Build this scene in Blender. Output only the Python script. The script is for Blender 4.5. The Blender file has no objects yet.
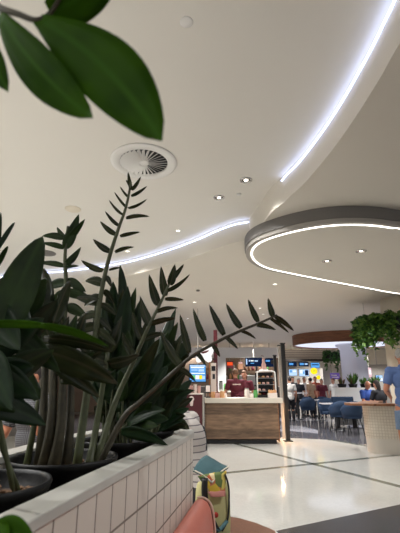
import bpy, bmesh, math, random
from mathutils import Vector, Matrix
from mathutils.geometry import tessellate_polygon
R = math.radians
random.seed(11)
V = Vector
COL = bpy.context.scene.collection
CAMZ, PITCH, F = 1.2, R(16.9), 400.0
CP, SP = math.cos(PITCH), math.sin(PITCH)

def W(u, v, Y=None, z=None):
    """world point seen in direction (u,v), at forward distance Y or at height z"""
    x, y = (u - 200) / F, (266.5 - v) / F
    d = V((x, CP - y * SP, SP + y * CP))
    t = Y / d.y if Y is not None else (z - CAMZ) / d.z
    return V((d.x * t, d.y * t, CAMZ + d.z * t))

# ------------------------------------------------------------------ helpers
def tag(o, label=None, cat=None, group=None, kind=None):
    if label: o['label'] = label
    if cat: o['category'] = cat
    if group: o['group'] = group
    if kind: o['kind'] = kind
    return o

def empty(name, loc, label, cat, group=None, rz=0):
    o = bpy.data.objects.new(name, None); COL.objects.link(o)
    o.location = loc; o.rotation_euler = (0, 0, rz); o.empty_display_size = .1
    return tag(o, label, cat, group)

def mk(name, bm, mat, parent=None, smooth=False, world=False, bevel=0, label=None):
    me = bpy.data.meshes.new(name)
    bmesh.ops.recalc_face_normals(bm, faces=bm.faces) if not getattr(bm, 'keepn', False) else None
    bm.to_mesh(me); bm.free()
    o = bpy.data.objects.new(name, me); COL.objects.link(o)
    for m in (mat if isinstance(mat, (list, tuple)) else [mat]): me.materials.append(m)
    if smooth:
        for p in me.polygons: p.use_smooth = True
    if bevel:
        b = o.modifiers.new('bevel', 'BEVEL'); b.width = bevel; b.segments = 2; b.limit_method = 'ANGLE'
    if parent is not None:
        o.parent = parent
        if world:   # geometry given in world coordinates
            M = Matrix.LocRotScale(parent.location, parent.rotation_euler, parent.scale)
            p = parent.parent
            while p: M = Matrix.LocRotScale(p.location, p.rotation_euler, p.scale) @ M; p = p.parent
            me.transform(M.inverted())
    if label: o['label'] = label
    return o

def struct(name, bm, mat, smooth=False, label=None, bevel=0):
    o = mk(name, bm, mat, smooth=smooth, bevel=bevel); o['kind'] = 'structure'
    if label: o['label'] = label
    return o

def BM(): return bmesh.new()

def box(bm, c, s, rot=None, mi=0):
    c, s = V(c), V(s) / 2
    q = rot if rot is not None else Matrix.Identity(3)
    vs = [bm.verts.new(c + q @ V((a * s.x, b * s.y, d * s.z))) for a in (-1, 1) for b in (-1, 1) for d in (-1, 1)]
    for f in ((0, 1, 3, 2), (4, 6, 7, 5), (0, 4, 5, 1), (2, 3, 7, 6), (0, 2, 6, 4), (1, 5, 7, 3)):
        bm.faces.new([vs[i] for i in f]).material_index = mi
    return bm

def rot_z(a): return Matrix.Rotation(a, 3, 'Z')

def frame(d):
    d = d.normalized()
    a = V((0, 0, 1)) if abs(d.z) < .95 else V((1, 0, 0))
    x = d.cross(a).normalized(); y = x.cross(d).normalized()
    return x, y

def tube(bm, pts, rad, n=8, cap=True, closed=False, sq=(1, 1)):
    pts = [V(p) for p in pts]
    rings = []
    up = None
    for i, p in enumerate(pts):
        if closed: d = pts[(i + 1) % len(pts)] - pts[i - 1]
        else: d = pts[min(i + 1, len(pts) - 1)] - pts[max(i - 1, 0)]
        if d.length < 1e-9: d = V((0, 0, 1))
        d.normalize()
        if up is None: x, y = frame(d)
        else:
            x = (up - d * up.dot(d))
            x = x.normalized() if x.length > 1e-6 else frame(d)[0]
            y = d.cross(x).normalized()
        up = x
        r = rad[i] if isinstance(rad, (list, tuple)) else rad
        rings.append([bm.verts.new(p + (x * math.cos(2 * math.pi * k / n) * sq[0] + y * math.sin(2 * math.pi * k / n) * sq[1]) * r) for k in range(n)])
    m = len(rings)
    for i in range(m if closed else m - 1):
        a, b = rings[i], rings[(i + 1) % m]
        for k in range(n): bm.faces.new((a[k], a[(k + 1) % n], b[(k + 1) % n], b[k]))
    if cap and not closed:
        bm.faces.new(rings[0][::-1]); bm.faces.new(rings[-1])
    return bm

def lathe(bm, prof, c=(0, 0, 0), n=24, closed=False, sx=1, sy=1):
    """prof: list of (r,z)"""
    c = V(c); rings = []
    for r, z in prof:
        if r < 1e-5: rings.append([bm.verts.new(c + V((0, 0, z)))])
        else: rings.append([bm.verts.new(c + V((r * sx * math.cos(2 * math.pi * k / n), r * sy * math.sin(2 * math.pi * k / n), z))) for k in range(n)])
    m = len(rings)
    for i in range(m if closed else m - 1):
        a, b = rings[i], rings[(i + 1) % m]
        for k in range(n):
            k2 = (k + 1) % n
            if len(a) == 1 and len(b) == 1: continue
            if len(a) == 1: bm.faces.new((a[0], b[k2], b[k]))
            elif len(b) == 1: bm.faces.new((a[k], a[k2], b[0]))
            else: bm.faces.new((a[k], a[k2], b[k2], b[k]))
    return bm

def prism(bm, poly, z0, z1, tri=True):
    n = len(poly)
    lo = [bm.verts.new((p[0], p[1], z0)) for p in poly]
    hi = [bm.verts.new((p[0], p[1], z1)) for p in poly]
    for i in range(n):
        j = (i + 1) % n
        bm.faces.new((lo[i], lo[j], hi[j], hi[i]))
    for t in tessellate_polygon([[V((p[0], p[1], 0)) for p in poly]]):
        bm.faces.new([hi[i] for i in t]); bm.faces.new([lo[i] for i in reversed(t)])
    return bm

def catmull(pts, n=8, closed=False):
    pts = [V(p) for p in pts]; out = []
    m = len(pts)
    for i in range(m if closed else m - 1):
        if closed: p0, p1, p2, p3 = pts[i - 1], pts[i], pts[(i + 1) % m], pts[(i + 2) % m]
        else: p0, p1, p2, p3 = pts[max(i - 1, 0)], pts[i], pts[i + 1], pts[min(i + 2, m - 1)]
        for k in range(n):
            t = k / n
            out.append(.5 * ((2 * p1) + (p2 - p0) * t + (2 * p0 - 5 * p1 + 4 * p2 - p3) * t * t + (3 * p1 - p0 - 3 * p2 + p3) * t ** 3))
    if not closed: out.append(pts[-1])
    return out

def ellipsoid(bm, c, r, rot=None, n=16, m=10):
    c, r = V(c), V(r)
    q = rot if rot is not None else Matrix.Identity(3)
    rings = []
    for i in range(m + 1):
        th = math.pi * i / m
        if i in (0, m): rings.append([bm.verts.new(c + q @ V((0, 0, r.z * math.cos(th))))])
        else: rings.append([bm.verts.new(c + q @ V((r.x * math.sin(th) * math.cos(2 * math.pi * k / n), r.y * math.sin(th) * math.sin(2 * math.pi * k / n), r.z * math.cos(th)))) for k in range(n)])
    for i in range(m):
        a, b = rings[i], rings[i + 1]
        for k in range(n):
            k2 = (k + 1) % n
            if len(a) == 1: bm.faces.new((a[0], b[k], b[k2]))
            elif len(b) == 1: bm.faces.new((a[k2], a[k], b[0]))
            else: bm.faces.new((a[k], b[k], b[k2], a[k2]))
    return bm

def capsule(bm, p0, r0, p1, r1, flat=False, n=14, sq=(1, 1)):
    p0, p1 = V(p0), V(p1); d = (p1 - p0); L = d.length; d.normalize()
    pts, rad = [], []
    if not flat:
        for k in range(4):
            a = R(90 - k * 22.5); pts.append(p0 - d * r0 * math.sin(a)); rad.append(max(r0 * math.cos(a), 1e-4))
    for k in range(5):
        pts.append(p0 + d * L * k / 4); rad.append(r0 + (r1 - r0) * k / 4)
    if not flat:
        for k in range(1, 5):
            a = R(k * 22.5); pts.append(p1 + d * r1 * math.sin(a)); rad.append(max(r1 * math.cos(a), 1e-4))
    tube(bm, pts, rad, n=n, sq=sq)

def remeshed(name, bm, mat, parent, voxel=.012, smooth=4):
    """closed shapes fused into one continuous surface"""
    me = bpy.data.meshes.new(name)
    bmesh.ops.recalc_face_normals(bm, faces=bm.faces)
    bm.to_mesh(me); bm.free()
    o = bpy.data.objects.new(name, me); COL.objects.link(o)
    r = o.modifiers.new('r', 'REMESH'); r.mode = 'VOXEL'; r.voxel_size = voxel; r.use_smooth_shade = True
    s = o.modifiers.new('s', 'SMOOTH'); s.iterations = smooth; s.factor = .5
    dg = bpy.context.evaluated_depsgraph_get()
    me2 = bpy.data.meshes.new_from_object(o.evaluated_get(dg))
    o.modifiers.clear(); o.data = me2; me2.name = name
    me2.materials.clear(); me2.materials.append(mat)
    for p in me2.polygons: p.use_smooth = True
    o.parent = parent
    return o

def dup(root, loc=None, rz=None, label=None):
    r = root.copy(); COL.objects.link(r)
    if loc is not None: r.location = loc
    if rz is not None: r.rotation_euler = (0, 0, rz)
    if label: r['label'] = label
    for ch in list(root.children):
        c = ch.copy(); COL.objects.link(c); c.parent = r
        for g in list(ch.children):
            d = g.copy(); COL.objects.link(d); d.parent = c
    return r

# ------------------------------------------------------------------ materials
def lin(c): return tuple(((x / 255) / 12.92 if x / 255 <= .04045 else ((x / 255 + .055) / 1.055) ** 2.4) for x in c)

def pmat(name, rgb, rough=.5, metal=0, spec=.5, emit=None, es=0, noise_amt=0, noise_scale=8, bump=0, bump_scale=60, coat=0):
    m = bpy.data.materials.new(name); m.use_nodes = True
    nt = m.node_tree; b = nt.nodes['Principled BSDF']
    c = (*lin(rgb), 1)
    b.inputs['Base Color'].default_value = c
    b.inputs['Roughness'].default_value = rough; b.inputs['Metallic'].default_value = metal
    b.inputs['Specular IOR Level'].default_value = spec
    if coat: b.inputs['Coat Weight'].default_value = coat
    if emit: b.inputs['Emission Color'].default_value = (*lin(emit), 1); b.inputs['Emission Strength'].default_value = es
    tc = nt.nodes.new('ShaderNodeTexCoord')
    if noise_amt:
        n = nt.nodes.new('ShaderNodeTexNoise'); n.inputs['Scale'].default_value = noise_scale; n.inputs['Detail'].default_value = 4
        nt.links.new(tc.outputs['Object'], n.inputs['Vector'])
        mp = nt.nodes.new('ShaderNodeMapRange'); mp.inputs['From Min'].default_value = .3; mp.inputs['From Max'].default_value = .7
        mp.inputs['To Min'].default_value = 1 - noise_amt; mp.inputs['To Max'].default_value = 1 + noise_amt
        nt.links.new(n.outputs['Fac'], mp.inputs['Value'])
        mx = nt.nodes.new('ShaderNodeVectorMath'); mx.operation = 'SCALE'; mx.inputs[0].default_value = c[:3]
        nt.links.new(mp.outputs['Result'], mx.inputs['Scale']); nt.links.new(mx.outputs['Vector'], b.inputs['Base Color'])
    if bump:
        n2 = nt.nodes.new('ShaderNodeTexNoise'); n2.inputs['Scale'].default_value = bump_scale
        nt.links.new(tc.outputs['Object'], n2.inputs['Vector'])
        bp = nt.nodes.new('ShaderNodeBump'); bp.inputs['Strength'].default_value = bump; bp.inputs['Distance'].default_value = .01
        nt.links.new(n2.outputs['Fac'], bp.inputs['Height']); nt.links.new(bp.outputs['Normal'], b.inputs['Normal'])
    return m

def tilemat(name, tile, grout, size, mortar, rough=.25, width=None):
    m = pmat(name, tile, rough); nt = m.node_tree; b = nt.nodes['Principled BSDF']
    uv = nt.nodes.new('ShaderNodeUVMap'); br = nt.nodes.new('ShaderNodeTexBrick')
    br.offset = 0; br.squash = 1
    br.inputs['Scale'].default_value = 1; br.inputs['Brick Width'].default_value = width or size; br.inputs['Row Height'].default_value = size
    br.inputs['Mortar Size'].default_value = mortar; br.inputs['Mortar Smooth'].default_value = .1; br.inputs['Bias'].default_value = 0
    c = lin(tile); br.inputs['Color1'].default_value = (*c, 1); br.inputs['Color2'].default_value = (c[0] * .93, c[1] * .93, c[2] * .92, 1)
    br.inputs['Mortar'].default_value = (*lin(grout), 1)
    nt.links.new(uv.outputs['UV'], br.inputs['Vector']); nt.links.new(br.outputs['Color'], b.inputs['Base Color'])
    bp = nt.nodes.new('ShaderNodeBump'); bp.inputs['Strength'].default_value = .5; bp.inputs['Distance'].default_value = .004; bp.invert = True
    nt.links.new(br.outputs['Fac'], bp.inputs['Height']); nt.links.new(bp.outputs['Normal'], b.inputs['Normal'])
    mr = nt.nodes.new('ShaderNodeMapRange'); mr.inputs['To Min'].default_value = rough; mr.inputs['To Max'].default_value = .9
    nt.links.new(br.outputs['Fac'], mr.inputs['Value']); nt.links.new(mr.outputs['Result'], b.inputs['Roughness'])
    return m

def woodmat(name, a, b_, scale=(1.2, 14, 14), rough=.55, plank=0):
    m = pmat(name, a, rough); nt = m.node_tree; b = nt.nodes['Principled BSDF']
    tc = nt.nodes.new('ShaderNodeTexCoord'); mp = nt.nodes.new('ShaderNodeMapping'); mp.inputs['Scale'].default_value = scale
    n = nt.nodes.new('ShaderNodeTexNoise'); n.inputs['Scale'].default_value = 2.2; n.inputs['Detail'].default_value = 6; n.inputs['Distortion'].default_value = .6
    nt.links.new(tc.outputs['Object'], mp.inputs['Vector']); nt.links.new(mp.outputs['Vector'], n.inputs['Vector'])
    cr = nt.nodes.new('ShaderNodeValToRGB'); cr.color_ramp.elements[0].position = .32; cr.color_ramp.elements[1].position = .68
    cr.color_ramp.elements[0].color = (*lin(b_), 1); cr.color_ramp.elements[1].color = (*lin(a), 1)
    nt.links.new(n.outputs['Fac'], cr.inputs['Fac'])
    out = cr.outputs['Color']
    if plank:
        sp = nt.nodes.new('ShaderNodeSeparateXYZ'); nt.links.new(tc.outputs['Object'], sp.inputs['Vector'])
        dv = nt.nodes.new('ShaderNodeMath'); dv.operation = 'DIVIDE'; dv.inputs[1].default_value = plank; nt.links.new(sp.outputs['Z'], dv.inputs[0])
        fl = nt.nodes.new('ShaderNodeMath'); fl.operation = 'FLOOR'; nt.links.new(dv.outputs[0], fl.inputs[0])
        wn = nt.nodes.new('ShaderNodeTexWhiteNoise'); wn.noise_dimensions = '1D'; nt.links.new(fl.outputs[0], wn.inputs['W'])
        mr = nt.nodes.new('ShaderNodeMapRange'); mr.inputs['To Min'].default_value = .62; mr.inputs['To Max'].default_value = 1.2
        nt.links.new(wn.outputs['Value'], mr.inputs['Value'])
        sc = nt.nodes.new('ShaderNodeVectorMath'); sc.operation = 'SCALE'; nt.links.new(out, sc.inputs[0]); nt.links.new(mr.outputs['Result'], sc.inputs['Scale'])
        out = sc.outputs['Vector']
    nt.links.new(out, b.inputs['Base Color'])
    return m

def emat(name, rgb, s):
    m = bpy.data.materials.new(name); m.use_nodes = True; nt = m.node_tree; nt.nodes.clear()
    e = nt.nodes.new('ShaderNodeEmission'); o = nt.nodes.new('ShaderNodeOutputMaterial')
    e.inputs['Color'].default_value = (*lin(rgb), 1); e.inputs['Strength'].default_value = s
    nt.links.new(e.outputs[0], o.inputs['Surface']); return m

def leafmat(name, top, vein, rough=.3, trans=.25, spec=.5):
    m = pmat(name, top, rough, spec=spec * .7); nt = m.node_tree; b = nt.nodes['Principled BSDF']; out = nt.nodes['Material Output']
    uv = nt.nodes.new('ShaderNodeUVMap'); sp = nt.nodes.new('ShaderNodeSeparateXYZ'); nt.links.new(uv.outputs['UV'], sp.inputs['Vector'])
    ab = nt.nodes.new('ShaderNodeMath'); ab.operation = 'ABSOLUTE'; nt.links.new(sp.outputs['X'], ab.inputs[0])
    mr = nt.nodes.new('ShaderNodeMapRange'); mr.inputs['From Min'].default_value = .02; mr.inputs['From Max'].default_value = .16
    nt.links.new(ab.outputs[0], mr.inputs['Value'])
    tc = nt.nodes.new('ShaderNodeTexCoord'); n = nt.nodes.new('ShaderNodeTexNoise'); n.inputs['Scale'].default_value = 18
    nt.links.new(tc.outputs['Object'], n.inputs['Vector'])
    cr = nt.nodes.new('ShaderNodeValToRGB'); c = lin(top)
    cr.color_ramp.elements[0].color = (c[0] * .6, c[1] * .62, c[2] * .7, 1); cr.color_ramp.elements[1].color = (c[0] * 1.5, c[1] * 1.35, c[2] * 1.2, 1)
    cr.color_ramp.elements[0].position = .3; cr.color_ramp.elements[1].position = .75
    nt.links.new(n.outputs['Fac'], cr.inputs['Fac'])
    mx = nt.nodes.new('ShaderNodeMix'); mx.data_type = 'RGBA'
    nt.links.new(mr.outputs['Result'], mx.inputs['Factor']); mx.inputs['A'].default_value = (*lin(vein), 1); nt.links.new(cr.outputs['Color'], mx.inputs['B'])
    nt.links.new(mx.outputs['Result'], b.inputs['Base Color'])
    tr = nt.nodes.new('ShaderNodeBsdfTranslucent'); nt.links.new(mx.outputs['Result'], tr.inputs['Color'])
    ms = nt.nodes.new('ShaderNodeMixShader'); ms.inputs['Fac'].default_value = trans
    nt.links.new(b.outputs[0], ms.inputs[1]); nt.links.new(tr.outputs[0], ms.inputs[2]); nt.links.new(ms.outputs[0], out.inputs['Surface'])
    return m

def floormat(name, rgb, rough, speck=.25, scale=260, spec=.5):
    m = pmat(name, rgb, rough, spec=spec); nt = m.node_tree; b = nt.nodes['Principled BSDF']
    tc = nt.nodes.new('ShaderNodeTexCoord'); vo = nt.nodes.new('ShaderNodeTexVoronoi'); vo.inputs['Scale'].default_value = scale / 6
    nt.links.new(tc.outputs['Object'], vo.inputs['Vector'])
    n = nt.nodes.new('ShaderNodeTexNoise'); n.inputs['Scale'].default_value = 1.3; n.inputs['Detail'].default_value = 5
    nt.links.new(tc.outputs['Object'], n.inputs['Vector'])
    sx = nt.nodes.new('ShaderNodeSeparateColor'); nt.links.new(vo.outputs['Color'], sx.inputs['Color'])
    mr = nt.nodes.new('ShaderNodeMapRange'); mr.inputs['To Min'].default_value = 1 - speck; mr.inputs['To Max'].default_value = 1 + speck * .4
    nt.links.new(sx.outputs['Red'], mr.inputs['Value'])
    m2 = nt.nodes.new('ShaderNodeMapRange'); m2.inputs['To Min'].default_value = .88; m2.inputs['To Max'].default_value = 1.1
    nt.links.new(n.outputs['Fac'], m2.inputs['Value'])
    mu = nt.nodes.new('ShaderNodeMath'); mu.operation = 'MULTIPLY'; nt.links.new(mr.outputs['Result'], mu.inputs[0]); nt.links.new(m2.outputs['Result'], mu.inputs[1])
    sc = nt.nodes.new('ShaderNodeVectorMath'); sc.operation = 'SCALE'; sc.inputs[0].default_value = lin(rgb); nt.links.new(mu.outputs[0], sc.inputs['Scale'])
    nt.links.new(sc.outputs['Vector'], b.inputs['Base Color'])
    return m

def stripemat(name, a, b_, freq, axis='Z', width=.25, rough=.85, second=None):
    m = pmat(name, a, rough); nt = m.node_tree; b = nt.nodes['Principled BSDF']
    tc = nt.nodes.new('ShaderNodeTexCoord'); sp = nt.nodes.new('ShaderNodeSeparateXYZ'); nt.links.new(tc.outputs['Object'], sp.inputs['Vector'])
    def band(ax):
        mu = nt.nodes.new('ShaderNodeMath'); mu.operation = 'MULTIPLY'; mu.inputs[1].default_value = freq; nt.links.new(sp.outputs[ax], mu.inputs[0])
        fr = nt.nodes.new('ShaderNodeMath'); fr.operation = 'FRACT'; nt.links.new(mu.outputs[0], fr.inputs[0])
        lt = nt.nodes.new('ShaderNodeMath'); lt.operation = 'LESS_THAN'; lt.inputs[1].default_value = width; nt.links.new(fr.outputs[0], lt.inputs[0])
        return lt.outputs[0]
    f = band(axis)
    if second:
        mx2 = nt.nodes.new('ShaderNodeMath'); mx2.operation = 'MAXIMUM'; nt.links.new(f, mx2.inputs[0]); nt.links.new(band(second), mx2.inputs[1]); f = mx2.outputs[0]
    mx = nt.nodes.new('ShaderNodeMix'); mx.data_type = 'RGBA'; nt.links.new(f, mx.inputs['Factor'])
    mx.inputs['A'].default_value = (*lin(a), 1); mx.inputs['B'].default_value = (*lin(b_), 1)
    nt.links.new(mx.outputs['Result'], b.inputs['Base Color']); return m

def floralmat(name):
    m = pmat(name, (200, 190, 130), .8); nt = m.node_tree; b = nt.nodes['Principled BSDF']
    tc = nt.nodes.new('ShaderNodeTexCoord'); vo = nt.nodes.new('ShaderNodeTexVoronoi'); vo.inputs['Scale'].default_value = 26
    nt.links.new(tc.outputs['Object'], vo.inputs['Vector'])
    sx = nt.nodes.new('ShaderNodeSeparateColor'); nt.links.new(vo.outputs['Color'], sx.inputs['Color'])
    cr = nt.nodes.new('ShaderNodeValToRGB'); cr.color_ramp.interpolation = 'CONSTANT'
    cols = [(70, 92, 48), (206, 186, 96), (178, 84, 48), (216, 196, 150), (96, 112, 60), (196, 120, 84), (210, 178, 60)]
    el = cr.color_ramp.elements
    el[0].position = 0; el[0].color = (*lin(cols[0]), 1); el[1].position = 1 / 7; el[1].color = (*lin(cols[1]), 1)
    for i in range(2, 7):
        e = el.new(i / 7); e.color = (*lin(cols[i]), 1)
    nt.links.new(sx.outputs['Red'], cr.inputs['Fac']); nt.links.new(cr.outputs['Color'], b.inputs['Base Color'])
    return m

M = dict(
    ceil=pmat('ceiling_paint', (228, 224, 216), .9, noise_amt=.015, noise_scale=.7),
    ceil2=pmat('ceiling_paint_low', (220, 213, 201), .9, noise_amt=.015, noise_scale=.7),
    white=pmat('white_paint', (232, 230, 226), .6), cream=pmat('cream_render', (222, 212, 194), .8, noise_amt=.04, noise_scale=3),
    lilac=pmat('pale_column', (224, 224, 236), .7), fascia=pmat('grey_fascia', (114, 110, 106), .6),
    floor=floormat('terrazzo_cream', (208, 206, 199), .09, .05), stripe=floormat('terrazzo_green_grey', (114, 118, 106), .16, .3),
    darkfloor=floormat('terrazzo_charcoal', (66, 65, 65), .22, .4), brownfloor=floormat('terracotta_floor', (120, 78, 56), .4, .15),
    greyfloor=floormat('terrazzo_grey', (96, 94, 99), .1, .08), paleband=floormat('terrazzo_lilac', (182, 180, 188), .12, .2),
    rim=pmat('white_laminate_rim', (186, 184, 176), .28, noise_amt=.06, noise_scale=9), tile=tilemat('square_white_tile', (216, 206, 194), (132, 122, 112), .1, .0028, .3, .083),
    mosaic=tilemat('small_mosaic', (204, 194, 178), (180, 168, 152), .052, .005, .35), plinth=pmat('pale_plinth', (198, 190, 178), .4),
    oak=woodmat('reclaimed_planks', (142, 114, 90), (102, 80, 62), (1.6, 9, 9), plank=.155), orangewood=woodmat('warm_wood_edge', (182, 124, 84), (136, 86, 54)),
    brownwood=woodmat('brown_fascia_wood', (138, 88, 58), (100, 62, 40), (1, 1, 10)), topwood=woodmat('counter_top_wood', (150, 100, 66), (112, 72, 46)),
    bench=pmat('pale_stone_top', (218, 210, 196), .35, noise_amt=.03), maroon=pmat('maroon_panel', (84, 28, 34), .4), maroonshirt=pmat('maroon_cloth', (98, 34, 48), .9),
    black=pmat('black_metal', (22, 22, 23), .4), blackplastic=pmat('black_plastic', (12, 12, 13), .5, spec=.25, bump=.1, bump_scale=120), steel=pmat('brushed_steel', (170, 168, 165), .3, 1),
    chrome=pmat('chrome', (200, 198, 195), .15, 1), soil=pmat('bark_soil', (70, 52, 36), .95, noise_amt=.5, noise_scale=60, bump=1, bump_scale=70), bark=pmat('bark_chip', (132, 100, 72), .9, noise_amt=.4, noise_scale=40),
    leaf=leafmat('leaf_deep_green', (38, 60, 24), (48, 70, 30), .38, .15), leafdark=leafmat('leaf_dark', (24, 48, 24), (34, 58, 28), .4, .12),
    leafbright=leafmat('leaf_bright', (54, 94, 10), (64, 106, 24), .55, .4, .15), leafyoung=leafmat('leaf_young', (66, 92, 40), (80, 110, 50), .35, .3),
    leafbronze=leafmat('leaf_bronze', (44, 54, 30), (72, 70, 50), .27, .1), stem=pmat('stem_green', (72, 78, 50), .45, noise_amt=.25, noise_scale=40), stembrown=pmat('stem_brown', (58, 54, 38), .5, noise_amt=.35, noise_scale=50),
    ivy=leafmat('ivy_leaf', (104, 146, 66), (130, 160, 90), .45, .35), ivydark=leafmat('ivy_leaf_dark', (54, 96, 42), (56, 84, 44), .4, .25),
    salmon=pmat('salmon_vinyl', (196, 112, 96), .45, noise_amt=.05, noise_scale=12, bump=.15, bump_scale=200), salmondark=pmat('piping_pale', (206, 176, 160), .5),
    bluecloth=pmat('navy_upholstery', (36, 58, 86), .8, noise_amt=.1, noise_scale=30), tabletop=pmat('table_top_white', (206, 202, 204), .3),
    skin=pmat('skin', (198, 142, 116), .55), skin2=pmat('skin_tan', (182, 120, 92), .55), hairgrey=pmat('hair_grey', (150, 146, 140), .8, noise_amt=.3, noise_scale=60), hairbrown=pmat('hair_brown', (104, 74, 52), .75, noise_amt=.35, noise_scale=60),
    hairdark=pmat('hair_dark', (44, 34, 30), .7, noise_amt=.3, noise_scale=60), blueshirt=pmat('blue_cloth', (84, 106, 152), .9, noise_amt=.08, noise_scale=14), denim=pmat('denim', (98, 116, 140), .9, noise_amt=.12, noise_scale=30),
    royal=pmat('royal_blue_cloth', (40, 70, 140), .9), darkcloth=pmat('dark_cloth', (40, 40, 46), .9), whitecloth=pmat('white_cloth', (218, 214, 208), .9), khaki=pmat('khaki_cloth', (176, 156, 120), .9),
    redcloth=pmat('rust_cloth', (150, 72, 52), .9), tancloth=pmat('tan_cloth', (178, 148, 118), .9), striped=stripemat('striped_cloth', (222, 214, 208), (124, 114, 118), 21, 'Z', .16), checked=stripemat('checked_cloth', (112, 112, 116), (58, 58, 62), 60, 'Z', .45, second='X'),
    teal=pmat('teal_canvas', (62, 96, 102), .8, noise_amt=.08, noise_scale=50, bump=.2, bump_scale=300), yellowcanvas=pmat('pale_yellow_canvas', (186, 180, 128), .85), floral=floralmat('floral_canvas'), pink=pmat('pink_trim', (206, 140, 128), .8), cord=pmat('pale_cord', (214, 206, 190), .7), red=pmat('red_badge', (176, 52, 40), .6),
    led=emat('led_white', (192, 208, 255), 5), ledwarm=emat('led_neutral', (255, 250, 242), 3), glow=emat('luminous_panel', (232, 236, 255), .85), lamp=emat('lamp_lens', (255, 244, 226), 6), lampwarm=emat('warm_lamp', (255, 176, 110), 14),
    blue=emat('screen_blue', (90, 160, 226), .9), paleblue=emat('screen_pale_blue', (176, 206, 244), 1.0), green=emat('screen_green', (110, 206, 110), .9), screenwhite=emat('screen_white', (236, 240, 244), 1.0), screenred=emat('screen_red', (236, 84, 40), .9), navy=emat('screen_navy', (22, 36, 66), .7), yellow=emat('sign_yellow', (246, 220, 30), 1.0), purple=emat('sign_purple', (104, 84, 150), .6), signwhite=emat('sign_white', (244, 240, 236), 1.0), screenpink=emat('screen_pink', (226, 190, 196), .9),
    pinkitem=pmat('pink_plastic', (224, 178, 168), .6), greenitem=pmat('green_plastic', (86, 160, 84), .5), biscuit=pmat('biscuit', (206, 156, 108), .8), paper=pmat('paper', (234, 222, 214), .8),
    darkwall=pmat('shop_dark', (70, 62, 58), .8), shelfwood=pmat('shop_shelf', (134, 112, 94), .7), sole=pmat('sole', (26, 26, 28), .6), greypaint=pmat('grey_paint', (166, 160, 152), .7), glassgrey=pmat('case_glass', (90, 80, 84), .1, spec=.8), rust=pmat('rust_plant', (120, 82, 58), .8),
)

# ------------------------------------------------------------------ camera
cam = bpy.data.cameras.new('camera'); camo = bpy.data.objects.new('camera', cam); COL.objects.link(camo)
camo.location = (0, 0, CAMZ); camo.rotation_euler = (R(90) + PITCH, 0, 0)
cam.sensor_fit = 'HORIZONTAL'; cam.sensor_width = 36; cam.lens = 36; cam.clip_start = .02; cam.clip_end = 200
cam.dof.use_dof = True; cam.dof.focus_distance = 3.0; cam.dof.aperture_fstop = 12
bpy.context.scene.camera = camo

# ------------------------------------------------------------------ room shell
ZU, ZL, ZD = 3.6, 3.27, 3.07
bm = BM(); box(bm, (1, 8, -.05), (44, 34, .1)); struct('floor', bm, M['floor'])
bm = BM(); box(bm, (1, 8, ZU + .05), (44, 34, .1)); struct('ceiling', bm, M['ceil'])
bm = BM(); box(bm, (1, 22.6, ZL / 2 + .2), (44, .2, ZL + .8)); struct('wall_back', bm, M['cream'])

def floor_poly(name, pts, mat, h, label=None):
    bm = BM(); prism(bm, [(p.x, p.y) for p in pts], -.02, h); return struct(name, bm, mat)
def stripe(a, b, w, ext=(0, 0)):
    a, b = W(*a, z=0), W(*b, z=0); d = (b - a).normalized(); n = V((-d.y, d.x, 0)) * w / 2
    a -= d * ext[0]; b += d * ext[1]
    return floor_poly('floor_inlay', [a + n, b + n, b - n, a - n], M['stripe'], .0015)
stripe((240, 445), (400, 486.5), .11, (1.5, 1.2))
stripe((240, 471.5), (394, 455.5), .11, (3.5, 2.5))
stripe((332, 440.2), (362, 445.2), .12, (.1, 2))
floor_poly('floor_charcoal', [W(276, 531, z=0), W(400, 504.5, z=0), V((9, 5.9, 0)), V((9, -4, 0)), V((-.2, -4, 0)), V((.75, 3.6, 0))], M['darkfloor'], .001)
pts = [W(228, 516.5, z=0), W(240, 518.5, z=0), W(256, 523, z=0), W(275, 531, z=0), V((.62, 3.2, 0)), V((.3, 2.5, 0)), V((-1.6, 2.5, 0)), V((-1.9, 3.6, 0)), V((-1.2, 4.25, 0)), V((-.3, 4.4, 0))]
floor_poly('floor_terracotta', pts, M['brownfloor'], .002)
a, b = W(270, 437, z=0), W(332, 440, z=0)
floor_poly('floor_grey', [V((-8, 11.3, 0)), a, b, W(362, 444.5, z=0), V((14, 9.6, 0)), V((20, 22, 0)), V((-12, 22, 0))], M['greyfloor'], .001)
for q in ([(270, 421.5), (300, 420.5), (330, 421.5), (348, 424.5), (348, 421.5), (330, 418.3), (300, 417.6), (270, 418.5)], [(270, 432), (290, 431), (318, 433.5), (318, 430), (300, 426), (270, 424.5)]):
    floor_poly('floor_band', [W(*p, z=0) for p in q], M['paleband'], .002)

# lower ceiling with curved edge: near run (A), nose, far run (B)
ZLED = ZU - .055
A = [W(u, v, z=ZLED) for u, v in ((398, 0), (370, 56), (340, 108), (318, 140), (300, 163), (288, 175), (283, 181))]
B = [W(u, v, z=ZLED) for u, v in ((249, 222.5), (235, 225), (218, 231), (200, 239), (175, 248.5), (150, 256.5), (125, 263), (100, 267), (60, 272), (20, 274))]
nose = [W(281, 186, z=ZLED), A[-1] + V((-.10, .28, 0)), A[-1] + V((-.16, .7, 0)), A[-1] + V((-.2, 1.0, 0))]
ext0 = [V((1.1, -9, 0)), V((1.15, -3, 0)), V((1.22, 0, 0))]
edgeA = catmull([V((p.x, p.y, 0)) for p in ext0 + A], 6)
edgeN = catmull([V((p.x, p.y, 0)) for p in (A[-1], nose[1], nose[2], B[0])], 5)[1:-1]
edgeB = catmull([V((p.x, p.y, 0)) for p in B], 6) + [V((-6, 9.3, 0)), V((-21, 9.8, 0))]
edge = edgeA + edgeN + edgeB
poly = [(p.x, p.y) for p in edge] + [(-21, 25), (23, 25), (23, -9)]
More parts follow.
